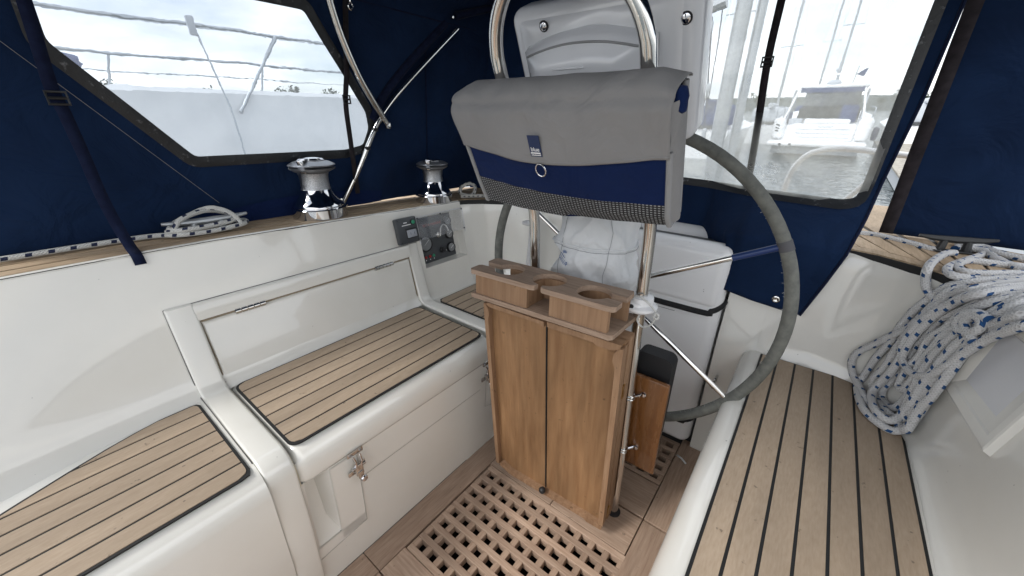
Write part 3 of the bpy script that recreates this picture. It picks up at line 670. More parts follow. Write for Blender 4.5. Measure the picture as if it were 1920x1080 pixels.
# ================================================================== side decks
def offs(poly, d):          # offset a plan polyline to its left
    o = []
    for i, p in enumerate(poly):
        a = Vector(poly[max(0, i - 1)][:2]); b = Vector(poly[min(len(poly) - 1, i + 1)][:2]); t = (b - a).normalized()
        o.append((p[0] - t.y * d, p[1] + t.x * d))
    return o
def deckstrip(parent, edge, d0, d1, m, name='deck_plank', dz=.006, lowz=-.02):
    A = offs(edge, d0); B = offs(edge, d1); mb = MB()
    za = [ztop(p[1]) + dz for p in edge]; n = len(A)
    vs = [(a[0], a[1], z) for a, z in zip(A, za)] + [(b[0], b[1], z) for b, z in zip(B, za)] + [(a[0], a[1], z + lowz) for a, z in zip(A, za)] + [(b[0], b[1], z + lowz) for b, z in zip(B, za)]
    fs = []
    for i in range(n - 1): fs += [(i, i + 1, n + i + 1, n + i), (2 * n + i, 2 * n + i + 1, i + 1, i), (n + i, n + i + 1, 3 * n + i + 1, 3 * n + i)]
    fs += [(0, n, 3 * n, 2 * n), (n - 1, 2 * n - 1, 4 * n - 1, 3 * n - 1)]
    mb.add(vs, fs); return obj(name, mb, m, parent, 20) if parent else mb
sedge = [(wallx(y, ztop(y)) , y) for y in [-.8, -.4, -.1, .1, .3, .5, .65, .8, .9, 1.0, 1.1, 1.18, 1.209]]
sedge += [(CX - d, y) for d, y in ((.79, 1.25), (.748, 1.30), (.67, 1.355), (.60, 1.402), (.5, 1.425), (.27, 1.436))]
sd = struct(obj('starboard_side_deck', deckstrip(None, sedge, .0, .34, 'caulk', dz=.002), 'caulk'))
k0 = .016
for wd in (.036, .04, .04, .04, .04, .04, .04): deckstrip(sd, sedge, k0, k0 + wd, 'deck', dz=.0042, lowz=-.003); k0 += wd + .010
pedge = [(CX + d, y) for d, y in ((.27, 1.436), (.5, 1.425), (.60, 1.402), (.67, 1.355), (.705, 1.318), (.739, 1.275), (.765, 1.22), (.79, 1.17), (.81, 1.08), (.825, 1.0), (.84, .75), (.848, .4), (.85, -.8))]
pd = struct(obj('port_side_deck', deckstrip(None, pedge, 0, .42, 'caulk', dz=.002), 'caulk'))
deckstrip(pd, pedge, .006, .05, 'deck')
# diagonal planks on the port quarter
A = offs(pedge, .0535); B = offs(pedge, .40)
from bisect import bisect
def onl(P, s):
    acc = [0]
    for a, b in zip(P, P[1:]): acc.append(acc[-1] + (Vector(b) - Vector(a)).length)
    s = max(0, min(acc[-1] - 1e-6, s)); i = max(0, bisect(acc, s) - 1); t = (s - acc[i]) / (acc[i + 1] - acc[i])
    return (lerp(P[i][0], P[i + 1][0], t), lerp(P[i][1], P[i + 1][1], t))
for k in range(22):
    s0 = k * .066; s1 = s0 + .0625
    q = [onl(A, s0 + .10), onl(A, s1 + .10), onl(B, s1 - .12 + k * .018), onl(B, s0 - .12 + k * .018)]
    if (Vector(q[2]) - Vector(q[3])).length < .01: continue
    obj('deck_plank', MB().prism(q, .004, Matrix.Translation((0, 0, .872 if k > -1 else .87))), 'deck', pd, 20)
# outer hull sides below the decks
hm = MB()
oe = offs(sedge, .34); hm.strip([(a, b, ztop(b)) for a, b in oe], [(a + .1, b, -1.1) for a, b in oe])
oe = offs(pedge, .42); hm.strip([(a, b, ztop(b)) for a, b in oe], [(a - .1, b, -1.1) for a, b in oe])
struct(obj('own_hull_side', hm, 'gel'))
# ================================================================== winches
def winch(x, y, s, label, rot):
    z = ztop(y) + .006
    t = thing('winch', label, 'winch', (x, y, z), 'chrome sheet winches on the starboard deck')
    def lt(name, prof, m, n=40): return obj(name, MB().lathe([(a * s, b * s) for a, b in prof], n), m, t, 30)
    lt('base', [(.088, 0), (.088, .030), (.086, .033), (.081, .034)], 'chrome')
    lt('skirt', [(.081, .034), (.0815, .037), (.079, .045), (.068, .056), (.056, .070), (.049, .084), (.047, .092)], 'chrome')
    lt('drum', [(.047, .092), (.0455, .098), (.0445, .118), (.046, .138), (.049, .146)], 'knurl')
    lt('lower_jaw', [(.046, .146), (.056, .150), (.070, .158), (.072, .161), (.066, .163), (.05, .163)], 'jaw')
    lt('upper_jaw', [(.05, .166), (.068, .167), (.074, .170), (.073, .173), (.056, .182), (.04, .185)], 'jaw')
    lt('cap', [(.04, .184), (.041, .188), (.036, .193), (.02, .196), (.0, .1965)], 'chrome')
    a = Matrix.Rotation(rot, 4, 'Z')
    mb = MB().rbox((.034 * s, 0, .190 * s), (.05 * s, .024 * s, .008 * s), .003 * s, 2).rbox((.062 * s, 0, .170 * s), (.008 * s, .022 * s, .042 * s), .003 * s, 2, Matrix.Rotation(R(16), 3, 'Y'))
    mb.v = [tuple(a @ Vector(p)) for p in mb.v]
    obj('feeder_arm', mb, 'chrome', t)
winch(-1.362, .648, 1.0, 'large chrome self-tailing winch on the side deck beside the window panel', R(-55))
winch(-1.318, 1.135, .9, 'smaller chrome self-tailing winch next to the engine panel', R(-60))

# ================================================================== cleats and lines on the starboard deck
def cleat(x, y, z, ang, L_, m, label):
    t = thing('deck_cleat', label, 'cleat', (x, y, z)); a = Matrix.Rotation(ang, 4, 'Z')
    mb = MB().tube([(-L_ / 2, 0, .040), (-L_ * .32, 0, .036), (0, 0, .034), (L_ * .32, 0, .036), (L_ / 2, 0, .040)], [.004, .0075, .010, .0075, .004], 10)
    mb.v = [tuple(a @ Vector(p)) for p in mb.v]; obj('horns', mb, m, t)
    for s in (-1, 1):
        mb = MB().tube([(s * L_ * .17, 0, 0), (s * L_ * .15, 0, .034)], [.011, .008], 10); mb.v = [tuple(a @ Vector(p)) for p in mb.v]; obj('foot', mb, m, t)
    mb = MB().rbox((0, 0, .002), (L_ * .5, .03, .004), .0015, 1); mb.v = [tuple(a @ Vector(p)) for p in mb.v]; obj('base', mb, m, t)
    return t
DZ = .897
cleat(-1.352, .318, DZ, R(86), .20, 'alu', 'alloy horn cleat wrapped in white line on the starboard deck')
def rope(name, label, paths, r, m, cat='rope', k=6, n=10):
    base = paths[0][0]
    mb = MB()
    for p in paths: mb.tube(p, r, n, uv=True, smooth=k)
    o = obj(name, sub(base, mb), m); o.location = base; return tag(o, label, cat)
cx_, cy_ = -1.352, .318
lp = [[(-1.395, -.35, DZ + .008), (-1.40, -.1, DZ + .008), (-1.398, .1, DZ + .008), (-1.385, .2, DZ + .008), (-1.325, .245, DZ + .012), (-1.318, .32, DZ + .010), (-1.33, .40, DZ + .014), (-1.372, .408, DZ + .016), (-1.384, .34, DZ + .014), (-1.382, .25, DZ + .014),
       (-1.35, .225, DZ + .020), (-1.32, .26, DZ + .024), (-1.33, .34, DZ + .024), (-1.345, .39, DZ + .030), (-1.375, .37, DZ + .046), (-1.362, .32, DZ + .060), (-1.34, .26, DZ + .050), (-1.335, .235, DZ + .026), (-1.366, .235, DZ + .030), (-1.385, .28, DZ + .046), (-1.362, .335, DZ + .066), (-1.338, .375, DZ + .048), (-1.328, .392, DZ + .016)]]
rope('mooring_line', 'white line with black flecks made fast on the starboard cleat', lp, .0066, 'rope2')
mid = (-1.24, 1.29)
lp = [[(-1.235, 1.265, .885), (-1.225, 1.29, .90), (-1.24, 1.31, .925), (-1.265, 1.30, .935), (-1.285, 1.27, .92), (-1.275, 1.255, .895), (-1.24, 1.28, .887), (-1.20, 1.315, .886), (-1.15, 1.36, .886), (-1.09, 1.40, .886), (-1.02, 1.43, .886)],
      [(-1.26, 1.24, .886), (-1.215, 1.28, .888), (-1.17, 1.325, .888), (-1.12, 1.37, .888)]]
rope('lashing_line', 'grey twisted line looped on the deck behind the smaller winch', lp, .0075, 'rope3')

# ================================================================== engine panel in its recess, with the clear cover half across
def wm(y, z, d=0):      # frame on the starboard wall: local x = aft, y = up the wall, z = out of the wall
    o = Vector((wallx(y, z), y, z)); up = (Vector((wallx(y, z + .1), y, z + .1)) - o).normalized(); aft = Vector((0, 1, 0)); nrm = up.cross(aft) * -1
    nrm = aft.cross(up)
    if nrm.x < 0: nrm = -nrm
    return frame(o + nrm * d, aft, up, nrm)
ep = thing('engine_panel', 'black engine instrument panel with gauges, key and lamps recessed in the white coaming', 'engine panel', (-1.23, 1.085, .735))
def wp(name, mb, m, d, parent=ep, yc=1.085, zc=.735):
    Mx = wm(yc, zc, d); mb.v = [tuple(Mx @ Vector(p)) for p in mb.v]; return part(name, mb, m, parent)
D = -.046
wp('face', MB().rbox((-.008, 0, 0), (.215, .198, .006), .003, 1), 'panelgrey', D)
def gauge(x, y, r):
    g = wp('gauge', MB().lathe([(r, 0), (r, .008), (r * .93, .011), (r * .84, .0105), (r * .8, .007)], 28, None, (x, y, .002)), 'black', D)
    wp('dial', MB().lathe([(r * .84, .006), (r * .8, .0085), (r * .4, .0098), (0, .010)], 24, None, (x, y, .002)), 'dial', D, g)
    wp('needle', MB().box((x + r * .1, y + r * .12, .0125), (r * .9, .0012, .0006), Matrix.Rotation(R(35), 3, 'Z')), 'white', D, g)
gauge(-.068, -.012, .036); gauge(.072, .062, .021); gauge(.072, .004, .022); gauge(.070, -.058, .023)
for i, (x, m) in enumerate(((-.078, 'red'), (-.055, 'red'), (-.034, 'green'))):
    wp('lamp', MB().lathe([(.0062, 0), (.006, .005), (.004, .007), (0, .008)], 12, None, (x, -.070, .002)), m, D)
    wp('mark', MB().box((x, -.083, .0035), (.004, .004, .0006)), 'white', D)
wp('stop_knob', MB().lathe([(.013, 0), (.0125, .008), (.009, .010), (.009, .018), (0, .019)], 16, None, (.018, -.058, .002)), 'black', D)
wp('key_switch', MB().lathe([(.012, 0), (.012, .005), (.007, .008), (0, .008)], 18, None, (.008, .012, .002)), 'steel', D)
wp('key', MB().rbox((.008, .012, .016), (.004, .014, .016), .001, 1), 'steel', D)
wp('key_cord', MB().tube([(.01, .014, .022), (.016, .040, .024), (.034, .052, .022), (.052, .042, .020), (.062, .02, .018)], .0028, 8, smooth=6), 'white', D)
wp('mark', MB().box((.040, -.064, .0036), (.005, .005, .0006)), 'white', D)
o = letters('maker_lettering', 'BETA MARINE', .0165, 'redtext', Matrix.Translation(-ep.location) @ wm(1.085, .735, D + .0045) @ Matrix.Translation((-.012, .062, 0)), ep)
cv = wp('clear_cover', MB().box((.0, .062, .004), (.262, .095, .003)), 'perspex', .004)
for x, y in ((-.122, .022), (-.122, .104), (.0, .104), (.124, .104), (.124, .02)): wp('cover_screw', MB().lathe([(.0035, 0), (.003, .003), (0, .0035)], 10, None, (x, y, .0055)), 'black', .004, cv)
wp('cover_frame', MB().box((0, .1085, .002), (.262, .004, .003)).box((-.128, .055, .002), (.005, .105, .003)).box((.129, .055, .002), (.002, .105, .003)), 'plastic_white', .006, cv)

sw = thing('switch_panel', 'small dark grey switch box with green button beside the engine panel', 'switch panel', (-1.25, .905, .80))
def sp(name, mb, m, parent=sw): return wp(name, mb, m, 0, parent, .905, .80)
sp('housing', MB().rbox((0, 0, .011), (.096, .100, .024), .005, 2), 'panelgrey')
sp('rocker_well', MB().rbox((.012, -.012, .0235), (.052, .040, .003), .0012, 1), 'black')
sp('rocker_switch', MB().rbox((.012, -.013, .0265), (.044, .029, .006), .002, 2), 'switchgrey')
for x in (.004, .022): sp('rocker_mark', MB().box((x, -.013, .0297), (.0014, .009, .0005)), 'black')
b_ = sp('button_ring', MB().lathe([(.0105, 0), (.0105, .004), (.008, .005)], 18, None, (.026, .029, .0232)), 'black')
sp('button', MB().lathe([(.0078, .0), (.0078, .0055), (.006, .0065), (0, .0068)], 18, None, (.026, .029, .0235)), 'green', b_)
sp('lettering', MB().box((-.008, .031, .0235), (.016, .0035, .0006)), 'white'); sp('lettering', MB().box((-.004, .0215, .0235), (.042, .0032, .0006)), 'white')
for x in (-.04, .04):
    for y in (-.042, .042): sp('screw', MB().lathe([(.003, 0), (.0025, .0015), (0, .0017)], 8, None, (x, y, .0228)), 'black')

# ================================================================== steering pedestal, guard and everything hung on it
XL, XR = -.58, -.269
TUBE = [(0, .915), (.30, .893), (.60, .868), (.85, .851), (.98, .838), (1.08, .798), (1.20, .742), (1.30, .697)]
O_ = Vector((-.425, .74, 1.2)); VUP = Vector((0, -.41, .912)).normalized(); NF = Vector((0, -.912, -.41)).normalized()
AF = frame(O_, (1, 0, 0), VUP, NF)      # x athwart, y up the leaning guard, z towards the companionway
gd = thing('pedestal_guard', 'polished stainless steel hoop guard standing around the steering pedestal', 'guard rail', (-.425, .9, 0))
lft = [Vector((XL, y, z)) for z, y in TUBE]; rgt = [Vector((XR, y, z)) for z, y in TUBE]
rad = (XR - XL) / 2; arcp = []
for i in range(1, 16):
    g = math.pi * i / 16; arcp.append(lft[-1] + Vector((rad - rad * math.cos(g), 0, 0)) + VUP * (rad * 1.02 * math.sin(g)))
part('hoop', MB().tube(lft[:-1] + [lft[-1]] + arcp + rgt[::-1], .0140, 20, smooth=4), 'steel', gd)
for x in (XL, XR): part('foot_flange', MB().lathe([(.022, 0), (.022, .005), (.016, .008), (.015, .014)], 24, None, (x, .915, 0)), 'rubber', gd)

pe = thing('steering_pedestal', 'white steering pedestal under a laced canvas cover', 'pedestal', (-.44, 1.0, 0))
part('column', MB().tube([(-.44, 1.0, 0), (-.44, .995, .4), (-.44, .985, .98)], [.085, .07, .075], 20), 'plastic_white', pe)
def cover(u, v):
    g = 2 * math.pi * u; z = lerp(.655, 1.06, v)
    r = pw([(.64, .084), (.68, .088), (.73, .098), (.80, .108), (.86, .106), (.90, .102), (.96, .098), (1.0, .085), (1.06, .05)], z)
    n_ = noise.noise(Vector((math.cos(g) * 1.3, math.sin(g) * 1.3, z * 11))) * .011 + noise.noise(Vector((math.cos(g) * 3 + 7, math.sin(g) * 3, z * 22))) * .006
    n_ += .006 * math.sin(z * 70 + 2.2 * math.sin(g * 2 + 1)) * (1 if z < .9 else .4)
    cr_ = 1 - abs(noise.noise(Vector((math.cos(g) * 2.2 - z * 3, math.sin(g) * 2.2 + z * 9, z * 14 + 3)))) * 2.2
    r += n_ + .007 * max(0, cr_) ** 3
    return (-.455 + r * 1.08 * math.cos(g), .975 + r * .95 * math.sin(g), z)
cv = part('canvas_cover', MB().grid(cover, 128, 90), 'whitecover', pe, 80)
def cring(z, off=.0015): return [Vector(cover(i / 64, (z - .655) / .405)) + (Vector(cover(i / 64, (z - .655) / .405)) - Vector((-.455, .975, z))).normalized() * off for i in range(64)]
part('hem', MB().tube(cring(.895), .0028, 6, closed=True), 'whitecover', cv)
part('stitching', MB().tube(cring(.888, .002), .0007, 5, closed=True), 'thread', cv)
for gg in (.66, .86):
    part('stitching', MB().tube([Vector(cover(gg + .01 * math.sin(k * .5), v)) + Vector((0, -.0025, 0)) for k, v in enumerate([i / 24 for i in range(1, 22)])], .0006, 5), 'thread', cv)
part('lace', MB().tube([(-.38, .87, .71), (-.36, .87, .722), (-.335, .88, .715), (-.31, .885, .73), (-.285, .88, .72)], .003, 8, uv=True, smooth=5), 'cord', cv)
# the printed mark on the cover: fan of rays over slanting letters
lg = MB()
for k in range(7):
    a = R(55 + k * 14); c0 = Vector((.006, .006, 0)); lg.box(c0 + Vector((math.cos(a), math.sin(a), 0)) * .011, (.008, .0012, .0003), Matrix.Rotation(a, 3, 'Z'))
lg.box((-.003, .004, 0), (.020, .0022, .0003), Matrix.Rotation(R(-35), 3, 'Z'))
for k in range(7): lg.box((-.016 + k * .0048, .0 - k * .0033, 0), (.0013, .010, .0003), Matrix.Rotation(R(-30 + 12 * (k % 2)), 3, 'Z'))
lg.box((-.008, -.014, 0), (.026, .0014, .0003), Matrix.Rotation(R(-35), 3, 'Z')); lg.box((.013, -.018, 0), (.008, .002, .0003)); lg.box((.015, -.013, 0), (.005, .003, .0003))
g0 = .69; ctr = Vector(cover(g0, (.862 - .655) / .405)); nn = (ctr - Vector((-.455, .975, ctr.z))).normalized(); ax = nn.cross(Vector((0, 0, 1))).normalized()
if ax.x < 0: ax = -ax
FM = frame(ctr + nn * .004, ax, Vector((0, 0, 1)), nn); lg.v = [tuple(FM @ Vector(p)) for p in lg.v]
part('printed_mark', lg, 'blueprint', cv)

# --- wheel
WC = Vector((-.433, 1.06, .735)); WR = .4563
wh = part('steering_wheel', MB().lathe([(.0, -.03), (.045, -.03), (.055, -.02), (.055, .02), (.04, .035), (0, .035)], 28, Matrix.Rotation(R(90), 3, 'X'), tuple(WC)), 'steel', pe)
wh['label'] = 'large wheel with grey leather-bound rim and steel spokes'
rim = [WC + Vector((WR * math.cos(2 * math.pi * k / 96), 0, WR * math.sin(2 * math.pi * k / 96))) for k in range(96)]
rm = part('rim', MB().tube(rim, .0150, 16, closed=True), 'leather', wh)
st_ = MB(); random.seed(3)
for k in range(120):           # frayed lacing stubs along the inner seam
    a = random.uniform(0, 2 * math.pi); rr_ = WR - .0135
    p0 = WC + Vector((rr_ * math.cos(a), -.007, rr_ * math.sin(a))); l_ = random.choice((.001, .0015, .002, .003, .005))
    st_.tube([p0, p0 + Vector((-math.cos(a) * l_, -.0015, -math.sin(a) * l_ + .001))], .0005, 4)
part('lacing', st_, 'cord', wh)['kind'] = 'stuff'
for k in range(6):
    a = R(27 + 60 * k); d = Vector((math.cos(a), 0, math.sin(a)))
    s_ = part('spoke', MB().tube([WC + d * .05, WC + d * (WR - .01)], .0075, 14), 'steel', wh)
    if k == 0: part('tape', MB().tube([WC + d * .345, WC + d * (WR - .012)], .0085, 14), 'tape', wh)
    part('whipping', MB().tube([WC + d * WR + Vector((-math.sin(a) * q, 0, math.cos(a) * q)) for q in (-.012, 0, .012)], .0162, 14), 'rope3', wh) if k == 0 else None
part('shaft', MB().tube([(WC.x, 1.0, WC.z), (WC.x, 1.06, WC.z)], .018, 14), 'steel', wh)

# --- instrument pod behind the hoop
def am(mb): mb.v = [tuple(AF @ Vector(p)) for p in mb.v]; return mb
po = thing('instrument_pod', 'pale grey moulded instrument pod bolted behind the steel hoop', 'instrument pod', tuple(O_))
part('housing', am(MB().rbox((.006, .045, -.150), (.392, .276, .085), .026, 5)), 'pod', po, 50)
fc_ = MB()
def podface(u, v):
    x = lerp(-.165, .175, u); y = lerp(-.07, .162, v)
    e = min(u, 1 - u, v, 1 - v); h = .012 * min(1, e / .10) ** .6
    s_ = .006 * math.exp(-((x + .05 - y * .5) / .03) ** 2) + .006 * math.exp(-((x - .09 - y * .4) / .03) ** 2)
    return (x, y, -.1085 + h - s_ * min(1, e / .1))
part('ribbed_face', am(fc_.grid(podface, 40, 36)), 'pod', po, 60)
def bulge(u, v):
    x = lerp(-.150, .135, u); y = lerp(-.11, .152, v)
    top = .140 - .028 * ((x + .008) / .15) ** 2
    y = lerp(-.11, top, v)
    e = min(u, 1 - u, (1 - v) * 1.2); h = .058 * min(1, max(0, e) / .22) ** .5
    h += .002 * noise.noise(Vector((x * 16, y * 16, 2)))
    return (x, y, -.100 + h)
bg_ = part('sensor_cover', am(MB().grid(bulge, 44, 36)), 'pod', po, 60)
tp = [AF @ Vector((bulge(u / 40, .93)[0], bulge(u / 40, .93)[1], bulge(u / 40, .93)[2] + .0015)) for u in range(3, 38)]
part('seam_piping', MB().tube(tp, .0022, 8), 'greybind', bg_)
part('side_seam', MB().tube([AF @ Vector((bulge(.07, v / 20)[0], bulge(.07, v / 20)[1], bulge(.07, v / 20)[2] + .001)) for v in range(2, 17)], .0018, 6), 'greybind', bg_)
for (x, y, w_, h_) in ((-.02, .085, .07, .003), (-.02, .03, .06, .003)):
    part('moulded_ridge', am(MB().rbox((x, y, -.0405), (w_, h_, .003), .001, 1)), 'pod', bg_)
for (x, y) in ((-.096, .150), (.178, .128), (-.165, -.06), (.178, -.06)):
    s_ = part('bolt', am(MB().lathe([(.0085, 0), (.008, .003), (.0055, .0045), (0, .005)], 16, None, (x, y, -.1085 + (.0 if x > .1 or x < -.15 else .012)))), 'chrome', po)
    part('washer', am(MB().lathe([(.0105, -.0005), (.0105, .0012), (.008, .0014)], 16, None, (x, y, -.1085 + (.0 if x > .1 or x < -.15 else .012)))), 'rubber', s_)
for x in (XL - O_.x, XR - O_.x):
    s = 1 if x > 0 else -1
    b_ = part('lashing', am(MB().tube([(x + .0165 * math.cos(2 * math.pi * k / 16), .075 + .004 * math.sin(4 * math.pi * k / 16), .0165 * math.sin(2 * math.pi * k / 16)) for k in range(16)], .004, 8, closed=True)), 'seal', po)
    part('knot', am(MB().tube([(x + s * .018, .078, .004), (x + s * .026, .086, .008), (x + s * .03, .072, .010), (x + s * .022, .066, .012), (x + s * .03, .045, .012), (x + s * .034, .015, .012), (x + s * .026, .0, .012)], .0042, 8, uv=True, smooth=4)), 'rope3', b_)

# --- sheet bag slung across the guard
bagT = thing('sheet_bag', 'grey and navy storage bag with mesh pocket slung across the steel hoop', 'bag', tuple(O_))
X0, X1, V0, V1 = -.240, .222, -.165, .088
def bagx(u, v): # slight taper: top a touch wider on the left
    return lerp(X0 + .012 * (1 - v), X1 - .002 * (1 - v), u)
def sag(u): return -.012 * math.sin(math.pi * u)
def bf(u, v):          # front face, v 0 bottom .. 1 top; pillowed
    x = bagx(u, v); y = lerp(V0, V1, v) + sag(u) * (1 - v)
    z = .078 + .016 * math.sin(math.pi * u) * math.sin(math.pi * min(1, v * 1.1)) + .0035 * noise.noise(Vector((x * 14, y * 14, 1)))
    if v > .86: z -= .05 * ((v - .86) / .14) ** 2
    if u > .5 and v < .1: z -= .01 * (1 - v / .1)
    return (x, y, z)
def patch(name, va, vb, off, m, uu=(0, 1), nu=48, nv=16, uvs=False, par=None, curve=None):
    mb = MB()
    def fn(u, v):
        U = lerp(uu[0], uu[1], u); lo_ = va(U) if callable(va) else va; hi_ = vb(U) if callable(vb) else vb
        p = bf(U, lerp(lo_, hi_, v)); return (p[0], p[1], p[2] + off)
    mb.grid(fn, nu, nv)
    if uvs: mb.uv = [tuple((mb.v[i][0], mb.v[i][1]) for i in f) for f in mb.f]
    return part(name, am(mb), m, par or bagT, 60)
mesh_top = lambda u: .27 - .07 * u
flap_b = lambda u: .575 - .055 * math.sin(math.pi * min(1, u * 1.06)) - .015 * u
patch('mesh_pocket', 0.0, mesh_top, 0, 'meshcloth', nv=10, uvs=True)
patch('navy_panel', mesh_top, lambda u: .70, .0006, 'navybag')
# flap: front, rolled over the top and down behind
def flap(u, v):
    U = lerp(-.012, 1.004, u); fb = flap_b(max(0, min(1, U)))
    if v < .62:
        t = v / .62; p = bf(max(0, min(1, U)), lerp(fb, .93, t)); x = bagx(U, lerp(fb, .93, t))
        wr = .006 * noise.noise(Vector((x * 16, p[1] * 7, 4.0))) * t + .004 * noise.noise(Vector((x * 34 + p[1] * 20, p[1] * 24, 9.0))) * t * t
        return (x, p[1] + .0, p[2] + .006 + wr)
    t = (v - .62) / .38; g = math.pi * t * .95; x = bagx(U, 1)
    p = bf(max(0, min(1, U)), .93); r = .040
    wr = .006 * noise.noise(Vector((x * 16, .1 + t * 1.2, 4.0))) + .004 * noise.noise(Vector((x * 30, t * 3, 9.0)))
    e = min(u, 1 - u)
    drop = .012 * max(0, 1 - e / .08)
    return (x, p[1] + (r + wr) * .62 * math.sin(g) - drop * math.sin(g), p[2] + .006 - r * (1 - math.cos(g)) + wr)
fl = part('flap', am(MB().grid(flap, 72, 44)), 'greybag', bagT, 70, solid=.0022)
part('stitching', MB().tube([AF @ (Vector(flap(u / 60, .035)) + Vector((0, 0, .0016))) for u in range(61)], .0006, 4), 'greybind', fl)
# back, sides and bottom of the bag
mb = MB()
mb.grid(lambda u, v: (bagx(u, v), lerp(V0, V1 - .01, v) + sag(u) * (1 - v), .016), 12, 6)
mb.grid(lambda u, v: (bagx(u, 0), V0 + sag(u), lerp(.016, bf(u, 0)[2], v)), 12, 3)
part('back_panel', am(mb), 'navybag', bagT)
for uu_, m_ in ((0.0, 'greybag'), (1.0, 'greybag')):
    def side(u, v, U=uu_):
        p = bf(U, v * .9); z = lerp(.016, p[2], u); k = math.sin(math.pi * u) * .010 * (1 if U else -1)
        return (p[0] + k + .003 * noise.noise(Vector((u * 3, v * 6, U * 5))), p[1], z)
    part('gusset', am(MB().grid(side, 8, 16)), m_, bagT, 60)
    ed = [AF @ Vector((bf(uu_, v / 20)[0], bf(uu_, v / 20)[1], bf(uu_, v / 20)[2] + .001)) for v in range(0, 13)]
    part('binding', MB().tube(ed, .0052, 10), 'greybind', bagT)
    ed2 = [AF @ Vector((bf(uu_, v / 20)[0], bf(uu_, v / 20)[1], .018)) for v in range(0, 20)]
    part('binding', MB().tube([ed[0]] + [AF @ Vector((bf(uu_, 0)[0], bf(uu_, 0)[1] - .002, .045))] + ed2, .0052, 10), 'greybind', bagT)
part('rolled_lining', am(MB().tube([(X1 - .012, .070, .045), (X1 - .002, .068, .048), (X1 + .002, .05, .054), (X1 - .002, .03, .060)], [.010, .015, .013, .006], 12, smooth=4)), 'navybag', bagT)
# label with lettering, and the plastic ring
def bp(U, V, off): p = bf(U, V); return Vector((p[0], p[1], p[2] + off))
lu, lv = .455, .655
lb = part('label', am(MB().rbox(tuple(bp(lu, lv, .0095) + Vector((0, 0, 0))), (.0275, .043, .0012), .0005, 1)), 'navyprint', bagT)
lm = Matrix.Translation(bp(lu, lv, .0104))
letters('lettering', 'blue', .0118, 'white', Matrix.Translation(-O_) @ AF @ lm @ Matrix.Translation((0, -.0065, 0)), lb)
wb_ = bp(lu, lv, .0106) + Vector((0, -.0155, 0))
part('white_bar', am(MB().box(tuple(wb_), (.0225, .0065, .0006))), 'white', lb)
letters('lettering', 'performance', .0042, 'navyprint', Matrix.Translation(-O_) @ AF @ Matrix.Translation(wb_ + Vector((0, 0, .0006))), lb)
rc_ = bp(lu + .01, flap_b(lu) - .055, .011)
part('ring', am(MB().tube([(rc_.x + .0115 * math.cos(g), rc_.y + .0135 * math.sin(g) + .004, rc_.z) for g in [2 * math.pi * k / 24 for k in range(24)]], .0016, 8, closed=True)), 'chrome', bagT)

# ================================================================== folding table with the cup holder on top
TB = Vector((-.462, .7975, .05)); EX = Vector((.398, .022, 0)).normalized(); EZ = Vector((0, -.055, .69)); EZ = (EZ - EX * EZ.dot(EX)).normalized(); EY = EZ.cross(EX).normalized()
TF = frame(TB, EX, EY, EZ)          # x across, y aft (into the table), z up
tbl = thing('folding_table', 'folded wooden cockpit table with two hanging leaves and fiddle rails', 'table', tuple(TB))
def tm(mb): mb.v = [tuple(TF @ Vector(p)) for p in mb.v]; return mb
TW, TH = .2, .69
for s, (a, b) in ((-1, (-TW, -.008)), (1, (-.0055, TW))):
    lf = part('leaf', tm(MB().rbox(((a + b) / 2, .014, TH / 2), (b - a, .018, TH - .006), .002, 1)), 'oak', tbl)
# fiddle rails framing the leaves, with the corner cut-outs
def rail(poly, th=.030): return tm(MB().prism(poly, th, Matrix(((1, 0, 0, 0), (0, 0, 1, -.013), (0, 1, 0, 0), (0, 0, 0, 1)))))
w_ = .013
def curl(x, z, sx, sz):            # rounded rail end near a corner
    return []
part('fiddle_rail', rail([(-TW - .002, .03), (-TW + .011, .03), (-TW + .011, TH - .055), (-TW + .016, TH - .04), (-TW + .014, TH - .022), (-TW + .004, TH - .006), (-TW - .002, TH - .006)]), 'edge', tbl)
part('fiddle_rail', rail([(TW + .003, .02), (TW - .012, .02), (TW - .012, TH - .07), (TW - .020, TH - .05), (TW - .018, TH - .03), (TW - .008, TH - .012), (TW + .003, TH - .01)]), 'edge', tbl)
part('fiddle_rail', rail([(-TW + .02, TH - .014), (-.02, TH - .014), (-.006, TH - .020), (-.006, TH - .004), (-TW + .016, TH - .0), (-TW + .006, TH - .006)], .026), 'edge', tbl)
part('fiddle_rail', rail([(.004, TH - .016), (TW - .07, TH - .016), (TW - .062, TH - .022), (TW - .03, TH - .022), (TW - .006, TH - .014), (TW - .002, TH), (.004, TH)], .026), 'edge', tbl)
part('fiddle_rail', rail([(-TW + .012, .026), (-TW + .06, .006), (TW - .06, .006), (TW - .05, -.002), (TW - .002, -.002), (TW + .001, .016), (TW - .055, .020), (-TW + .065, .022), (-TW + .02, .040)], .028), 'edge', tbl)
part('centre_leaf', tm(MB().rbox((.010, .045, TH / 2 - .002), (2 * TW - .012, .040, TH - .008), .004, 2)), 'edge', tbl)
part('rear_leaf', tm(MB().rbox((.006, .0785, TH / 2 - .01), (2 * TW - .03, .018, TH - .03), .003, 1)), 'oak', tbl)
part('joint', tm(MB().box((-.0068, .0098, TH / 2 - .005), (.0024, .012, TH - .03))), 'void', tbl)
for z in (.53, .05): 
    h = part('hinge', tm(MB().box((TW + .0035, .024, z), (.003, .014, .042))), 'brass', tbl)
kn = part('catch_knob', tm(MB().lathe([(0, -.004), (.008, -.003), (.0115, .004), (.0115, .009), (.008, .014), (0, .016)], 18, Matrix.Rotation(R(90), 3, 'X'), (-.007, -.012, .032))), 'black', tbl)
part('pull_cord', tm(MB().tube([(-.0068, .0035, .04), (-.0068, .0035, TH - .03)], .0018, 6)), 'void', kn)
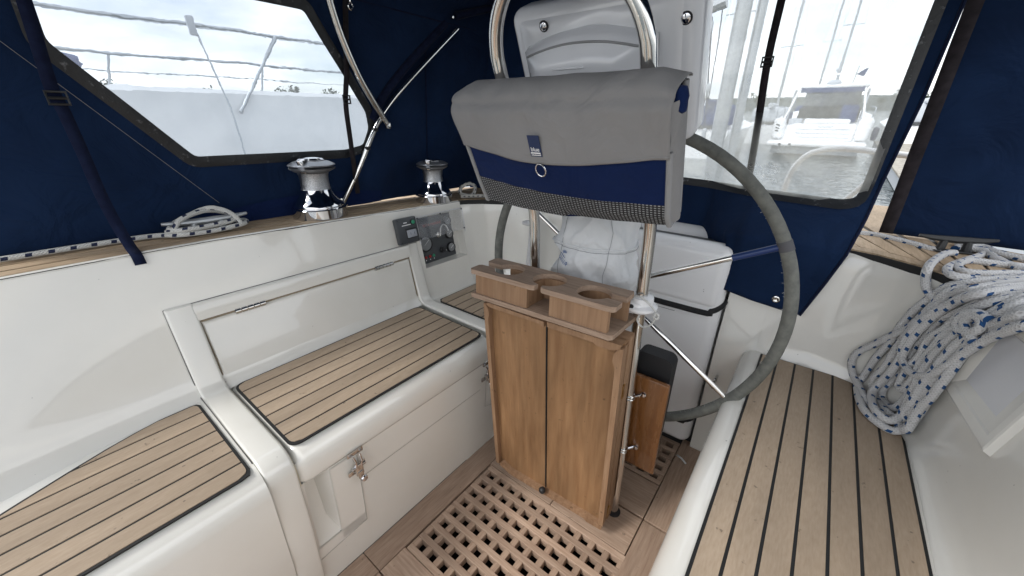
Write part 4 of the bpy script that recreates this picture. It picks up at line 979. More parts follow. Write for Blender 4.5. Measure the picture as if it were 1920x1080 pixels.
# brackets clamping the table to the guard tubes
for x in (XL,):
    for z in (.18, .6): part('clamp', MB().tube([(x + .0165 * math.cos(2 * math.pi * k / 16), pw(TUBE, z) + .0165 * math.sin(2 * math.pi * k / 16), z) for k in range(16)], .003, 6, closed=True), 'steel', tbl)
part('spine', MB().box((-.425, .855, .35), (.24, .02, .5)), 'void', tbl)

ch = thing('cup_holder', 'weathered wooden drinks holder with three cut-out cup rings on top of the table', 'cup holder', (-.48, .79, .756))
def rotp(p, o=(-.48, .79), a=R(0)): return p
def notch(cx, cy, r, a_open, gap):
    """arc points of a round hole from one lip of its slot to the other"""
    o = []; g0 = a_open + gap; g1 = a_open + 360 - gap
    for i in range(29): g = R(lerp(g0, g1, i / 28)); o.append((cx + r * math.cos(g), cy + r * math.sin(g)))
    return o
xa, xb, ya, yb = -.685, -.278, .706, .820
SK = lambda x, y: (x, y + (x + .48) * .055)         # the holder sits a little askew on the table
r_ = .040
hl = notch(-.597, .764, r_, 180, 20); hm_ = notch(-.474, .764, .0425, 270, 8); hr = notch(-.352, .760, r_, 0, 20)
poly = [(xa + .006, ya), (-.490, ya), (-.483, ya + .004)]
poly += [(-.4805, ya + .012)] + hm_[::-1] + [(-.4675, ya + .012)]
poly += [(-.465, ya + .004), (-.458, ya), (xb - .008, ya), (xb, ya + .008), (xb, .746)] + hr[::-1] + [(xb, .774), (xb, yb - .006), (xb - .006, yb), (xa + .008, yb), (xa, yb - .006), (xa, .784), (xa + .006, .778)]
poly += hl[::-1] + [(xa + .006, .750), (xa, .744), (xa, ya + .006)]
poly = [SK(*p) for p in poly]
def ccw(P): return P if sum(a[0] * b[1] - b[0] * a[1] for a, b in zip(P, P[1:] + P[:1])) > 0 else P[::-1]
part('top_board', MB().prism(ccw(poly), .013, Matrix.Translation((0, 0, .822))), 'cup', ch, 40)
bp_ = [SK(*p) for p in ((xa + .0, ya + .004), (xb - .008, ya + .004), (xb, ya + .012), (xb + .004, yb + .02), (xb - .004, yb + .03), (xa, yb))]
part('base_board', MB().prism(bp_, .013, Matrix.Translation((0, 0, .750))), 'cup', ch, 30)
def cw(x0, x1, y0, y1): return MB().prism(ccw([SK(x0, y0), SK(x1, y0), SK(x1, y1), SK(x0, y1)]), .0585, Matrix.Translation((0, 0, .7633)))
for (q0, q1, q2, q3) in ((xa + .012, -.508, ya + .010, ya + .022), (-.443, xb - .016, ya + .010, ya + .022), (-.52, -.508, ya + .022, yb - .012), (-.443, -.431, ya + .022, yb - .012), (-.508, -.443, yb - .022, yb - .012), (-.62, -.52, yb - .022, yb - .012), (-.431, xb - .004, yb - .022, yb - .012)):
    part('divider', cw(q0, q1, q2, q3), 'edge', ch, 20)
tube_y = pw(TUBE, .80)
clp = thing('tube_clamp', 'white plastic clamp with a cord round the right-hand steel tube', 'clamp', (XR, tube_y, .80))
part('collar', MB().lathe([(.018, -.016), (.034, -.016), (.040, -.010), (.040, -.004), (.030, .002), (.028, .018), (.018, .021)], 28, None, (XR, tube_y, .80)), 'plastic_white', clp)
part('arm', MB().rbox((XR - .012, tube_y - .006, .797), (.05, .055, .026), .009, 3), 'plastic_white', clp)
part('screw', MB().lathe([(.006, 0), (.0055, .003), (0, .0035)], 12, Matrix.Rotation(R(90), 3, 'X'), (XR - .01, tube_y - .034, .80)), 'rubber', clp)
part('cord', MB().tube([(XR - .018, tube_y - .02, .822), (XR + .01, tube_y - .026, .825), (XR + .034, tube_y - .02, .806), (XR + .046, tube_y - .02, .79), (XR + .04, tube_y - .024, .765), (XR + .022, tube_y - .026, .752), (XR + .008, tube_y - .03, .766), (XR + .012, tube_y - .034, .785)], .0022, 8, uv=True, smooth=6), 'cord', clp)
part('cord', MB().tube([(XR + .044, tube_y - .022, .795), (XR + .052, tube_y - .022, .79), (XR + .05, tube_y - .024, .782), (XR + .043, tube_y - .026, .786), (XR + .046, tube_y - .018, .794)], .003, 8, uv=True, smooth=4), 'cord', clp)

bd = thing('plywood_board', 'varnished orange plywood board clamped to the right-hand steel tube', 'board', (-.23, .94, .4))
part('panel', MB().rbox((-.224, pw(TUBE, .40) + .030, .40), (.100, .014, .343), .005, 2, Matrix.Rotation(R(4.6), 3, 'X')), 'ply', bd)
for z in (.512, .307):
    ty = pw(TUBE, z)
    ub = part('u_bolt', MB().tube([(XR + .016 * math.cos(2 * math.pi * k / 16), ty + .016 * math.sin(2 * math.pi * k / 16), z) for k in range(16)], .0028, 8, closed=True).tube([(XR + .0158 * math.cos(2 * math.pi * k / 16), ty + .016 * math.sin(2 * math.pi * k / 16), z - .009) for k in range(16)], .0026, 8, closed=True), 'steel', bd)
    part('bolt', MB().tube([(XR + .014, ty + .005, z - .002), (-.240, ty + .022, z + .002)], .0042, 10).lathe([(.0085, 0), (.0085, .005), (.006, .008), (0, .009)], 8, Matrix.Rotation(R(90), 3, 'X'), (-.236, ty + .024, z + .002)).lathe([(.006, 0), (.006, .006), (0, .007)], 8, Matrix.Rotation(R(90), 3, 'X'), (-.248, ty + .023, z - .004)), 'chrome', ub)
bk = MB(); prof = rrect(-.285, -.185, .27, .621, .022)
bk.prism(prof, .05, Matrix(((1, 0, 0, 0), (0, 0, -1, .985), (0, 1, 0, 0), (0, 0, 0, 1))))  # added black panel in place of a dark opening behind the board
tag(obj('black_panel', bk, 'rubber'), 'black panel standing in for a dark opening behind the varnished plywood board', 'pouch')

# ================================================================== white canister (life raft) against the aft bulkhead
lr = thing('raft_canister', 'tall white fibreglass canister with black straps standing behind the wheel', 'canister', (-.43, 1.42, 0))
def shell(x0, x1, y0, y1, z0, z1, r, m, name, seg=5): return part(name, MB().rbox(((x0 + x1) / 2, (y0 + y1) / 2, (z0 + z1) / 2), (x1 - x0, y1 - y0, z1 - z0), r, seg), m, lr, 50)
fr = shell(-.70, -.157, 1.348, 1.425, .012, .838, .036, 'raft', 'front_shell', 6)
shell(-.688, -.169, 1.3435, 1.40, .612, .824, .026, 'raft', 'raised_lid', 5)
part('lid_seam', MB().tube([(-.69, 1.3465, .600), (-.235, 1.3465, .597), (-.185, 1.351, .608), (-.160, 1.372, .628), (-.1555, 1.41, .64)], .0105, 10, smooth=4), 'rubber', fr)
part('strap', MB().tube([(-.66, 1.3465, .12), (-.24, 1.3465, .12), (-.185, 1.351, .128), (-.160, 1.372, .142), (-.1555, 1.41, .15)], .0075, 8, smooth=4), 'rubber', fr)
shell(-.695, -.164, 1.40, 1.50, .03, .828, .045, 'gasket', 'gasket', 5)
shell(-.71, -.152, 1.470, 1.70, .02, .857, .055, 'raft', 'rear_shell', 6)
part('hairline', MB().tube([(-.40, 1.3475, .575), (-.30, 1.3475, .575)], .0007, 4), 'seal', fr)
pt = thing('pipe_fitting', 'small steel eye fitting on the bulkhead beside the canister', 'fitting', (-.12, 1.386, .33))
part('plate', MB().rbox((-.118, 1.378, .34), (.022, .005, .044), .002, 2), 'steel', pt)
part('eye', MB().tube([(-.118, 1.376, .358), (-.118, 1.350, .362), (-.12, 1.336, .345), (-.121, 1.344, .322), (-.12, 1.374, .318)], .005, 10, smooth=5), 'steel', pt)
sb = thing('white_bracket', 'pale plastic bracket on the starboard quarter behind the left-hand tube', 'bracket', (-.93, 1.33, .60))
part('head', MB().rbox((-.93, 1.322, .80), (.07, .04, .018), .008, 3), 'plastic_white', sb); part('stem', MB().tube([(-.925, 1.325, .79), (-.935, 1.325, .52)], [.010, .018], 12), 'plastic_white', sb)
# ================================================================== port side: moulded tray and the big coil of rope
def pwall(y, z):        # port wall at y < 1.2
    b = pw([(-.8, .768), (.6, .768), (1.0, .768), (1.165, .762), (1.23, .742)], y); t = pw([(-.8, .855), (.6, .85), (1.0, .83), (1.17, .795), (1.24, .76)], y)
    return CX + lerp(b, t, (z - SEAT) / (ztop(y) - SEAT))
tr = thing('moulded_tray', 'white moulded pocket tray with grey liner standing proud of the port coaming', 'tray', (.36, 1.09, .72))
def pm(y, z, d): 
    o = Vector((pwall(y, z), y, z)); return o + Vector((-.97, 0, .22)) * (d * .7 + .003 if d > 0 else d)
def tray_quad(mb, Y0, Y1, Z0, Z1, d0, Y2, Y3, Z2, Z3, d1):
    a = [pm(Y0, Z0, d0), pm(Y1, Z0, d0), pm(Y1, Z1, d0), pm(Y0, Z1, d0)]; b = [pm(Y2, Z2, d1), pm(Y3, Z2, d1), pm(Y3, Z3, d1), pm(Y2, Z3, d1)]
    mb.add(a + b, [(i, (i + 1) % 4, 4 + (i + 1) % 4, 4 + i) for i in range(4)])
mb = MB(); Y0, Y1, Z0, Z1 = .940, 1.17, .657, .858
tray_quad(mb, Y0 - .003, Y1 + .003, Z0 - .004, Z1 + .003, -.004, Y0, Y1, Z0, Z1, .0115)
tray_quad(mb, Y0, Y1, Z0, Z1, .0115, Y0 + .004, Y1 - .004, Z0 + .004, Z1 - .004, .014)
tray_quad(mb, Y0 + .004, Y1 - .004, Z0 + .004, Z1 - .004, .014, Y0 + .02, Y1 - .02, Z0 + .022, Z1 - .02, .014)
tray_quad(mb, Y0 + .02, Y1 - .02, Z0 + .022, Z1 - .02, .014, Y0 + .024, Y1 - .024, Z0 + .026, Z1 - .024, .011)
tray_quad(mb, Y0 + .024, Y1 - .024, Z0 + .026, Z1 - .024, .011, 1.0, 1.13, .703, Z1 - .03, .003)
part('frame', mb, 'gel', tr, 22)
mb = MB(); mb.add([pm(1.0, .703, .003), pm(1.13, .703, .003), pm(1.13, Z1 - .03, .003), pm(1.0, Z1 - .03, .003)], [(0, 1, 2, 3)])
part('liner', mb, 'podliner' if 'podliner' in M else 'pod', tr)
mk = MB()
for k, (a, b) in enumerate(((1.068, .762), (1.078, .764), (1.088, .765), (1.072, .752), (1.083, .754))):
    mk.tube([pm(a, b, .0034), pm(a + .006, b + .005, .0034), pm(a + .004, b + .010, .0034)], .0008, 5)
part('moulded_mark', mk, 'plastic_white', tr)

COIL= [[(0.476, 1.428, 0.876), (0.41, 1.363, 0.876), (0.333, 1.276, 0.876), (0.294, 1.275, 0.856), (0.279, 1.291, 0.815), (0.266, 1.305, 0.773), (0.257, 1.315, 0.718), (0.253, 1.317, 0.668), (0.242, 1.328, 0.611), (0.236, 1.333, 0.546), (0.228, 1.312, 0.518), (0.236, 1.204, 0.519), (0.263, 1.154, 0.519), (0.294, 1.142, 0.519), (0.316, 1.155, 0.541), (0.318, 1.157, 0.556), (0.321, 1.158, 0.59), (0.323, 1.163, 0.622), (0.326, 1.169, 0.661), (0.331, 1.165, 0.699), (0.337, 1.163, 0.738), (0.347, 1.143, 0.789), (0.357, 1.117, 0.832), (0.368, 1.088, 0.864), (0.399, 1.124, 0.877)], [(0.458, 1.36, 0.88), (0.401, 1.319, 0.88), (0.321, 1.204, 0.88), (0.3, 1.245, 0.85), (0.287, 1.261, 0.805), (0.274, 1.275, 0.755), (0.267, 1.281, 0.708), (0.262, 1.287, 0.659), (0.259, 1.289, 0.607), (0.25, 1.298, 0.56), (0.266, 1.279, 0.519), (0.279, 1.21, 0.527), (0.299, 1.182, 0.532), (0.309, 1.159, 0.565), (0.312, 1.16, 0.596), (0.314, 1.163, 0.633), (0.319, 1.162, 0.671), (0.323, 1.162, 0.713), (0.33, 1.154, 0.749), (0.341, 1.141, 0.799), (0.35, 1.114, 0.835), (0.362, 1.08, 0.875), (0.4, 1.133, 0.881)], [(0.443, 1.306, 0.883), (0.383, 1.241, 0.884), (0.322, 1.178, 0.877), (0.304, 1.213, 0.845), (0.291, 1.238, 0.8), (0.28, 1.251, 0.753), (0.274, 1.257, 0.71), (0.272, 1.259, 0.667), (0.267, 1.263, 0.608), (0.256, 1.275, 0.552), (0.251, 1.25, 0.534), (0.253, 1.19, 0.535), (0.266, 1.162, 0.535), (0.283, 1.156, 0.535), (0.297, 1.168, 0.546), (0.299, 1.168, 0.566), (0.303, 1.165, 0.603), (0.305, 1.169, 0.638), (0.31, 1.166, 0.678), (0.314, 1.164, 0.718), (0.319, 1.159, 0.759), (0.33, 1.146, 0.805), (0.344, 1.114, 0.847), (0.356, 1.076, 0.882), (0.402, 1.146, 0.885)], [(0.442, 1.295, 0.877), (0.381, 1.216, 0.878), (0.335, 1.191, 0.862), (0.32, 1.217, 0.827), (0.302, 1.251, 0.781), (0.296, 1.26, 0.733), (0.288, 1.272, 0.681), (0.288, 1.269, 0.64), (0.28, 1.28, 0.585), (0.273, 1.288, 0.541), (0.279, 1.275, 0.523), (0.286, 1.249, 0.524), (0.293, 1.226, 0.532), (0.298, 1.215, 0.55), (0.303, 1.21, 0.591), (0.307, 1.209, 0.632), (0.31, 1.211, 0.669), (0.316, 1.203, 0.715), (0.32, 1.203, 0.758), (0.334, 1.182, 0.807), (0.351, 1.153, 0.844), (0.364, 1.111, 0.879), (0.418, 1.2, 0.878)], [(0.429, 1.249, 0.881), (0.378, 1.188, 0.881), (0.336, 1.169, 0.863), (0.318, 1.201, 0.825), (0.308, 1.216, 0.774), (0.297, 1.237, 0.734), (0.296, 1.233, 0.689), (0.289, 1.244, 0.644), (0.287, 1.242, 0.595), (0.289, 1.234, 0.59), (0.291, 1.226, 0.59), (0.293, 1.221, 0.594), (0.295, 1.218, 0.601), (0.299, 1.213, 0.641), (0.3, 1.221, 0.68), (0.305, 1.214, 0.722), (0.311, 1.206, 0.768), (0.326, 1.18, 0.815), (0.343, 1.151, 0.852), (0.375, 1.161, 0.881), (0.421, 1.217, 0.881)]]
EXTRA= [[(0.381, 1.066, 0.886), (0.358, 1.051, 0.871), (0.346, 1.088, 0.836), (0.338, 1.114, 0.801), (0.328, 1.133, 0.757), (0.32, 1.146, 0.718), (0.312, 1.159, 0.685), (0.301, 1.185, 0.659), (0.288, 1.222, 0.648), (0.274, 1.255, 0.659), (0.267, 1.264, 0.691), (0.269, 1.262, 0.73), (0.277, 1.253, 0.773), (0.295, 1.23, 0.822), (0.314, 1.193, 0.868), (0.358, 1.224, 0.885), (0.414, 1.287, 0.884), (0.447, 1.322, 0.884)], [(0.467, 1.394, 0.878), (0.392, 1.331, 0.878), (0.301, 1.257, 0.858), (0.284, 1.276, 0.795), (0.27, 1.291, 0.736), (0.246, 1.317, 0.683), (0.228, 1.336, 0.644), (0.206, 1.343, 0.607), (0.201, 1.344, 0.574), (0.214, 1.342, 0.536), (0.234, 1.292, 0.522), (0.241, 1.251, 0.522), (0.265, 1.204, 0.523), (0.298, 1.2, 0.523), (0.311, 1.17, 0.564), (0.319, 1.165, 0.63), (0.329, 1.162, 0.708), (0.341, 1.153, 0.784), (0.359, 1.109, 0.86), (0.412, 1.177, 0.878)], [(0.428, 1.245, 0.882), (0.363, 1.137, 0.883), (0.342, 1.139, 0.847), (0.332, 1.148, 0.799), (0.328, 1.14, 0.731), (0.319, 1.136, 0.642), (0.313, 1.143, 0.597), (0.311, 1.138, 0.567), (0.309, 1.133, 0.54), (0.303, 1.149, 0.525), (0.299, 1.17, 0.534), (0.3, 1.175, 0.568), (0.301, 1.187, 0.613), (0.302, 1.195, 0.66), (0.308, 1.194, 0.723), (0.319, 1.178, 0.786), (0.335, 1.153, 0.839), (0.37, 1.169, 0.883), (0.442, 1.3, 0.882)]]
KNOT= [(0.332, 1.119, 0.847), (0.32, 1.148, 0.846), (0.31, 1.167, 0.827), (0.309, 1.165, 0.804), (0.318, 1.142, 0.802), (0.327, 1.123, 0.819), (0.328, 1.127, 0.837), (0.319, 1.148, 0.838), (0.314, 1.156, 0.82), (0.321, 1.135, 0.806), (0.328, 1.116, 0.796)]
DROP= [(0.337, 1.535, 0.877), (0.317, 1.513, 0.877), (0.284, 1.421, 0.877), (0.257, 1.312, 0.881), (0.26, 1.307, 0.858), (0.271, 1.294, 0.831), (0.29, 1.272, 0.821), (0.305, 1.252, 0.844)]
DECKR= [[(0.138, 1.639, 0.875), (0.176, 1.648, 0.875), (0.22, 1.621, 0.875), (0.256, 1.593, 0.875), (0.289, 1.557, 0.875), (0.313, 1.547, 0.875)], [(0.346, 1.597, 0.876), (0.376, 1.705, 0.876), (0.409, 1.738, 0.876), (0.416, 1.682, 0.876), (0.389, 1.558, 0.876), (0.352, 1.481, 0.876), (0.318, 1.409, 0.876), (0.294, 1.34, 0.877), (0.293, 1.275, 0.88), (0.334, 1.288, 0.877), (0.389, 1.317, 0.877), (0.447, 1.336, 0.877)], [(0.484, 1.489, 0.879), (0.432, 1.476, 0.879), (0.383, 1.466, 0.879), (0.348, 1.457, 0.879), (0.32, 1.392, 0.879), (0.32, 1.333, 0.879), (0.357, 1.346, 0.879), (0.414, 1.394, 0.879), (0.469, 1.43, 0.879)], [(0.498, 1.547, 0.88), (0.46, 1.57, 0.88), (0.428, 1.602, 0.879), (0.415, 1.681, 0.879), (0.385, 1.714, 0.879), (0.362, 1.665, 0.879), (0.369, 1.616, 0.879), (0.4, 1.603, 0.879), (0.415, 1.499, 0.88), (0.456, 1.381, 0.88)]]
def clampy(P): return [(x, min(y, 1.655), z + .004 if z > .86 else z) for x, y, z in P]
rope('rope_coil', 'big coil of white rope with blue flecks hanging over the port coaming onto the seat', [clampy(p) for p in COIL] + [clampy(p) for p in EXTRA] + [KNOT] + [clampy(DROP)], .0094, 'rope', k=5, n=12)
rope('mooring_line', 'white rope with blue flecks lying in bights on the port quarter deck', [clampy(p) for p in DECKR], .0088, 'rope', k=5)
pcl = cleat(.335, 1.56, .878, R(20), .17, 'black', 'black cleat under the white rope on the port quarter deck')
# ================================================================== canopy
def inpoly(P, x, y):
    c = False; n = len(P)
    for i in range(n):
        (x1, y1), (x2, y2) = P[i], P[i - 1]
        if (y1 > y) != (y2 > y) and x < (x2 - x1) * (y - y1) / (y2 - y1) + x1: c = not c
    return c
def grow(P, d):
    n = len(P); A = sum(P[i][0] * P[(i + 1) % n][1] - P[(i + 1) % n][0] * P[i][1] for i in range(n)); s = 1 if A > 0 else -1; o = []
    for i in range(n):
        a = Vector(P[i - 1]); b = Vector(P[i]); c = Vector(P[(i + 1) % n]); n1 = Vector(((b - a).y, -(b - a).x)).normalized() * s; n2 = Vector(((c - b).y, -(c - b).x)).normalized() * s
        m_ = (n1 + n2); m_ = m_ / max(.6, m_.length ** 2 / 2); o.append(tuple(b + m_ * d))
    return o
def rounded(P, r, n=5):
    o = []
    for i in range(len(P)):
        a, b, c = Vector(P[i - 1]), Vector(P[i]), Vector(P[(i + 1) % len(P)]); p = b + (a - b).normalized() * min(r, (a - b).length * .45); q = b + (c - b).normalized() * min(r, (c - b).length * .45)
        for k in range(n + 1): t = k / n; o.append(tuple(p * (1 - t) ** 2 + b * 2 * t * (1 - t) + q * t * t))
    return o
def dense(P, d):
    o = []
    for i in range(len(P)):
        a, b = Vector(P[i]), Vector(P[(i + 1) % len(P)]); k = max(1, int((b - a).length / d))
        for j in range(k): o.append(tuple(a.lerp(b, j / k)))
    return o
# --- starboard side curtain
def scx(y, z): return -1.452 + .2 * (z - .885) + .018 * max(0, y - 1.2)
def swr(y, z):       # slack and creases in the cloth
    return .010 * noise.noise(Vector((y * 2.2 + 3, z * 2.2, 0))) + .007 * noise.noise(Vector((y * 5 - z * 5, (y + z) * 1.5, 3)))
SW = rounded([(.145, 1.49), (.142, 1.345), (.349, 1.099), (.80, 1.098), (.872, 1.112), (.897, 1.17), (.886, 1.225), (.805, 1.337), (.69, 1.492)], .012, 3)
cs_ = thing('side_curtain', 'navy canvas side curtain with large clear vinyl window above the winches', 'canvas curtain', (-1.45, .6, .89))
mb = MB(); YA, YB, ZA, ZB = -.12, 1.53, .885, 1.62
SWb = grow(SW, .012)
mb.grid(lambda u, v: (scx(lerp(YA, YB, u), lerp(ZA, ZB, v)) + swr(lerp(YA, YB, u), lerp(ZA, ZB, v)), lerp(YA, YB, u), lerp(ZA, ZB, v)), 110, 45, lambda c: inpoly(SWb, c.y, c.z))
cl = part('canvas', mb, 'navy', cs_, 80)
def sp3(p, off): return (scx(*p) + swr(*p) + off, p[0], p[1])
pane = dense(grow(SW, .02), .03); mb = MB(); mb.add([sp3(p, -.003) for p in pane], [tuple(range(len(pane)))])
part('window_pane', mb, 'vinyl', cs_, 80)
def binding(P, fn, w0, w1, off, d=.02):
    A = dense(grow(P, w0), d); mb = MB()
    A = dense(P, d); n = len(A); a_in = grow(A, w0); a_out = grow(A, w1); mid_ = grow(A, (w0 + w1) / 2)
    vs = [fn(p, off) for p in a_in] + [fn(p, off + .0025 + .0012 * noise.noise(Vector((p[0] * 60, p[1] * 60, 0)))) for p in mid_] + [fn(p, off) for p in a_out]
    mb.add(vs, [(i, (i + 1) % n, n + (i + 1) % n, n + i) for i in range(n)] + [(n + i, n + (i + 1) % n, 2 * n + (i + 1) % n, 2 * n + i) for i in range(n)])
    return mb
part('window_binding', binding(SW, sp3, 0, .030, .004), 'binding', cs_, 80)
part('seam_piping', MB().tube([sp3((y, lerp(1.345, .90, (y - .07) / .36)), .004) for y in [-.1 + i * .02 for i in range(25)]], .0006, 6), 'greybind', cs_)
mb = MB(); mb.grid(lambda u, v: sp3((lerp(.30, .95, u), lerp(.886, .925 + .03 * math.sin(u * 3), v)), .010 + .004 * math.sin(u * 9)), 30, 4)
part('skirt', mb, 'navybag', cs_, 80)
part('pocket_seam', MB().tube([sp3((1.16 + .05 * t, lerp(1.46, .95, t)), .004) for t in [i / 20 for i in range(21)]], .002, 6), 'webbing', cs_)
# --- roof
def roofz(x): 
    k = abs(x - CX) / .90
    return 1.545 + .27 * math.sqrt(max(0, 1 - min(1, k) ** 2.4))
rf = MB(); rf.grid(lambda u, v: (lerp(-1.328, .468, u), lerp(-.42, 1.60, v), roofz(lerp(-1.328, .468, u)) + .006 * noise.noise(Vector((u * 6, v * 5, 0))) - .02 * math.sin(v * math.pi * 2) ** 2), 60, 30)
ro = tag(obj('canopy_roof', rf, 'navy', ang=80), 'navy canvas roof of the cockpit canopy overhead', 'canopy')
part('seam', MB().tube([(-1.318, y, 1.545 + .006) for y in [.2 + i * .05 for i in range(28)]], .003, 6), 'webbing', ro)
# --- aft curtain
def axr(z): return pw([(.60, .030), (.67, .056), (.78, .087), (.87, .109), (.96, .128), (1.05, .140), (1.26, .157), (1.46, .162), (1.8, .175)], z)
def azb(x): return pw([(-1.5, .87), (-.40, .85), (-.30, .80), (-.20, .725), (-.145, .692), (-.05, .676), (.05, .668), (.2, .668)], x)
def ay(x, z):
    k = max(0, min(1, (x + .30) / .15)); zz = max(0, min(1, (1.05 - z) / .17))
    y = 1.52 - k * zz * .155
    if z < .88: y -= k * .006
    if x > -.2 and z < .87: y = min(y, 1.350 + max(0, z - .62) * .12)
    y += .006 * noise.noise(Vector((x * 3, z * 3, 8))) + .006 * math.sin((x * 9 - z * 6)) * max(0, min(1, (1.0 - z) / .2))
    return y
ca = thing('aft_curtain', 'navy canvas aft curtain with clear vinyl window and loose corner hanging down', 'canvas curtain', (-.5, 1.5, .87))
AWp = rounded([(-.98, 1.02), (-.385, 1.018), (.06, 1.0), (.091, 1.008), (.098, 1.05), (.106, 1.48), (.115, 1.72), (-.98, 1.72)], .012, 3)
AWb = grow(AWp, .010)
def apos(u, v):
    z0 = v; x = lerp(-1.475, 0, u); 
    zt = 1.83; z = lerp(azb(lerp(-1.475, axr(.8), u)), zt, v); x = lerp(-1.475 + .2 * max(0, z - .885), axr(z), u)
    return (x, ay(x, z), z)
mb = MB(); mb.grid(apos, 130, 80, lambda c: inpoly(AWb, c.x, c.z))
part('canvas', mb, 'navy', ca, 80, solid=.002)
def ap3(p, off): return (p[0], ay(*p) - off, p[1])
pane = dense(grow(AWp, .018), .03); mb = MB(); mb.add([ap3(p, -.003) for p in pane], [tuple(range(len(pane)))])
part('window_pane', mb, 'vinyl_aft', ca, 80)
part('window_binding', binding(AWp, ap3, -.001, .024, .004), 'binding', ca, 80)
ed = [apos(1.0, v / 40) for v in range(41)]
part('edge_hem', MB().tube([(p[0] - .004, p[1] - .001, p[2]) for p in ed], .004, 8), 'webbing', ca)
ey = (-.018, ay(-.018, .70) - .004, .70)
e_ = part('eyelet', MB().lathe([(.0055, 0), (.0105, .0005), (.0105, .003), (.0075, .0042), (.0055, .003)], 18, Matrix.Rotation(R(90), 3, 'X'), ey), 'steel', ca)
part('stud', MB().lathe([(.005, 0), (.005, .0025), (0, .003)], 12, Matrix.Rotation(R(90), 3, 'X'), ey), 'rubber', e_)
# --- port quarter curtain
cp = thing('quarter_curtain', 'plain dark navy canvas curtain on the port quarter', 'canvas curtain', (.4, 1.7, .88))
def qpos(u, v):
    x = lerp(.19, 1.02, u); z = lerp(.879, 1.86, v); 
    return (x - .012 * v, 1.705 + .03 * u + .010 * noise.noise(Vector((x * 3, z * 2, 5))) + .006 * noise.noise(Vector((x * 8 + z * 5, z * 3, 2))), z)
part('canvas', MB().grid(qpos, 40, 40), 'navy', cp, 80, solid=.002)
part('edge_hem', MB().grid(lambda u, v: (qpos(u * .04, v)[0], qpos(u * .04, v)[1] - .006, qpos(u * .04, v)[2]), 2, 40), 'webblack', cp, 80, solid=.002)
# --- stainless hoops of the canopy
def hoop(name, label, pts, r, m='steel', k=8):
    t = thing(name, label, 'canopy hoop', pts[0]); part('tube', MB().tube(pts, r, 14, smooth=k), m, t); return t
h1 = hoop('canopy_hoop', 'curved steel canopy hoop ending at a joint beside the window', [(-1.268, .735, 1.60), (-1.286, .755, 1.53), (-1.306, .79, 1.44), (-1.324, .842, 1.34), (-1.342, .90, 1.262), (-1.357, .951, 1.198)], .0115)
part('end_fitting', MB().tube([(-1.355, .944, 1.206), (-1.360, .962, 1.186)], .0125, 12).rbox((-1.362, .966, 1.180), (.016, .022, .024), .004, 2), 'steel', h1)
h2 = hoop('canopy_hoop', 'long curved steel canopy hoop rising from the deck behind the large winch', [(-1.428, .772, .905), (-1.40, .838, 1.02), (-1.370, .92, 1.175), (-1.352, .99, 1.265), (-1.336, 1.075, 1.345), (-1.318, 1.18, 1.435), (-1.30, 1.30, 1.535)], .0095)
part('canvas_sleeve', MB().tube([(-1.384, .912, 1.200), (-1.368, .970, 1.284), (-1.354, 1.050, 1.368), (-1.337, 1.150, 1.458), (-1.322, 1.255, 1.55)], .015, 12, smooth=6), 'webbing', h2)
for q in ((-1.372, .914, 1.165), (-1.384, .88, 1.10)): part('band', MB().lathe([(.0115, -.006), (.0115, .006)], 14, None, q), 'rubber', h2)
part('foot', MB().lathe([(.022, 0), (.022, .006), (.013, .014), (.011, .03)], 16, None, (-1.43, .768, .893)), 'steel', h2)
h3 = hoop('canopy_strut', 'dark sleeved canopy strut under the roof near the hoop tip', [(-1.292, 1.285, 1.575), (-1.285, 1.40, 1.61), (-1.27, 1.52, 1.645)], .014, 'webbing')
part('end_fitting', MB().rbox((-1.293, 1.272, 1.57), (.012, .022, .014), .003, 2), 'steel', h3)
# --- straps
def strap(name, label, pts, w_, m, buck, wdir=(0, 1, 0), nrm=(1, 0, 0)):
    t = thing(name, label, 'strap', pts[0]); P = spline([Vector(p) for p in pts], 8); wd = Vector(wdir) * w_ / 2
    part('webbing', MB().strip([p - wd for p in P], [p + wd for p in P]), m, t, 80, solid=.0022)
    if buck:
        b = Vector(buck); n_ = Vector(nrm) * .004; W = Vector(wdir)
        part('buckle', MB().tube([b - W * (w_ * .68) + Vector((0, 0, .012)) + n_, b + W * (w_ * .68) + Vector((0, 0, .012)) + n_, b + W * (w_ * .68) - Vector((0, 0, .012)) + n_, b - W * (w_ * .68) - Vector((0, 0, .012)) + n_], .0032, 8, closed=True), 'black', t)
        part('buckle_bar', MB().tube([b - W * (w_ * .68) + n_, b + W * (w_ * .68) + n_], .003, 8), 'black', t)
    return t
strap('canopy_strap', 'broad navy webbing strap with buckle hanging from the roof down to the deck edge', [(-1.275, .135, 1.60), (-1.29, .128, 1.42), (-1.318, .118, 1.26), (-1.325, .122, 1.21), (-1.334, .126, 1.12), (-1.334, .127, 1.04), (-1.322, .131, .97), (-1.297, .137, .910), (-1.268, .139, .893), (-1.262, .14, .868)], .022, 'webbing', (-1.318, .12, 1.235))
strap('canopy_strap', 'thin dark strap with buckle hanging across the corner of the side window', [(-1.29, .822, 1.60), (-1.315, .818, 1.48), (-1.338, .812, 1.35), (-1.356, .802, 1.25), (-1.378, .812, 1.13), (-1.408, .828, .935)], .018, 'webblack', (-1.352, .803, 1.262))
strap('canopy_strap', 'dark brown strap with buckle hanging in front of the aft window', [(-.215, 1.485, 1.80), (-.214, 1.482, 1.54), (-.212, 1.48, 1.37), (-.200, 1.484, 1.22), (-.190, 1.487, 1.08), (-.187, 1.488, 1.0)], .020, 'webblack', (-.212, 1.478, 1.365), (1, 0, 0), (0, -1, 0))
zp = thing('zip_pull', 'steel zip pull hanging from the canopy roof seam', 'zip pull', (-1.30, .835, 1.53))
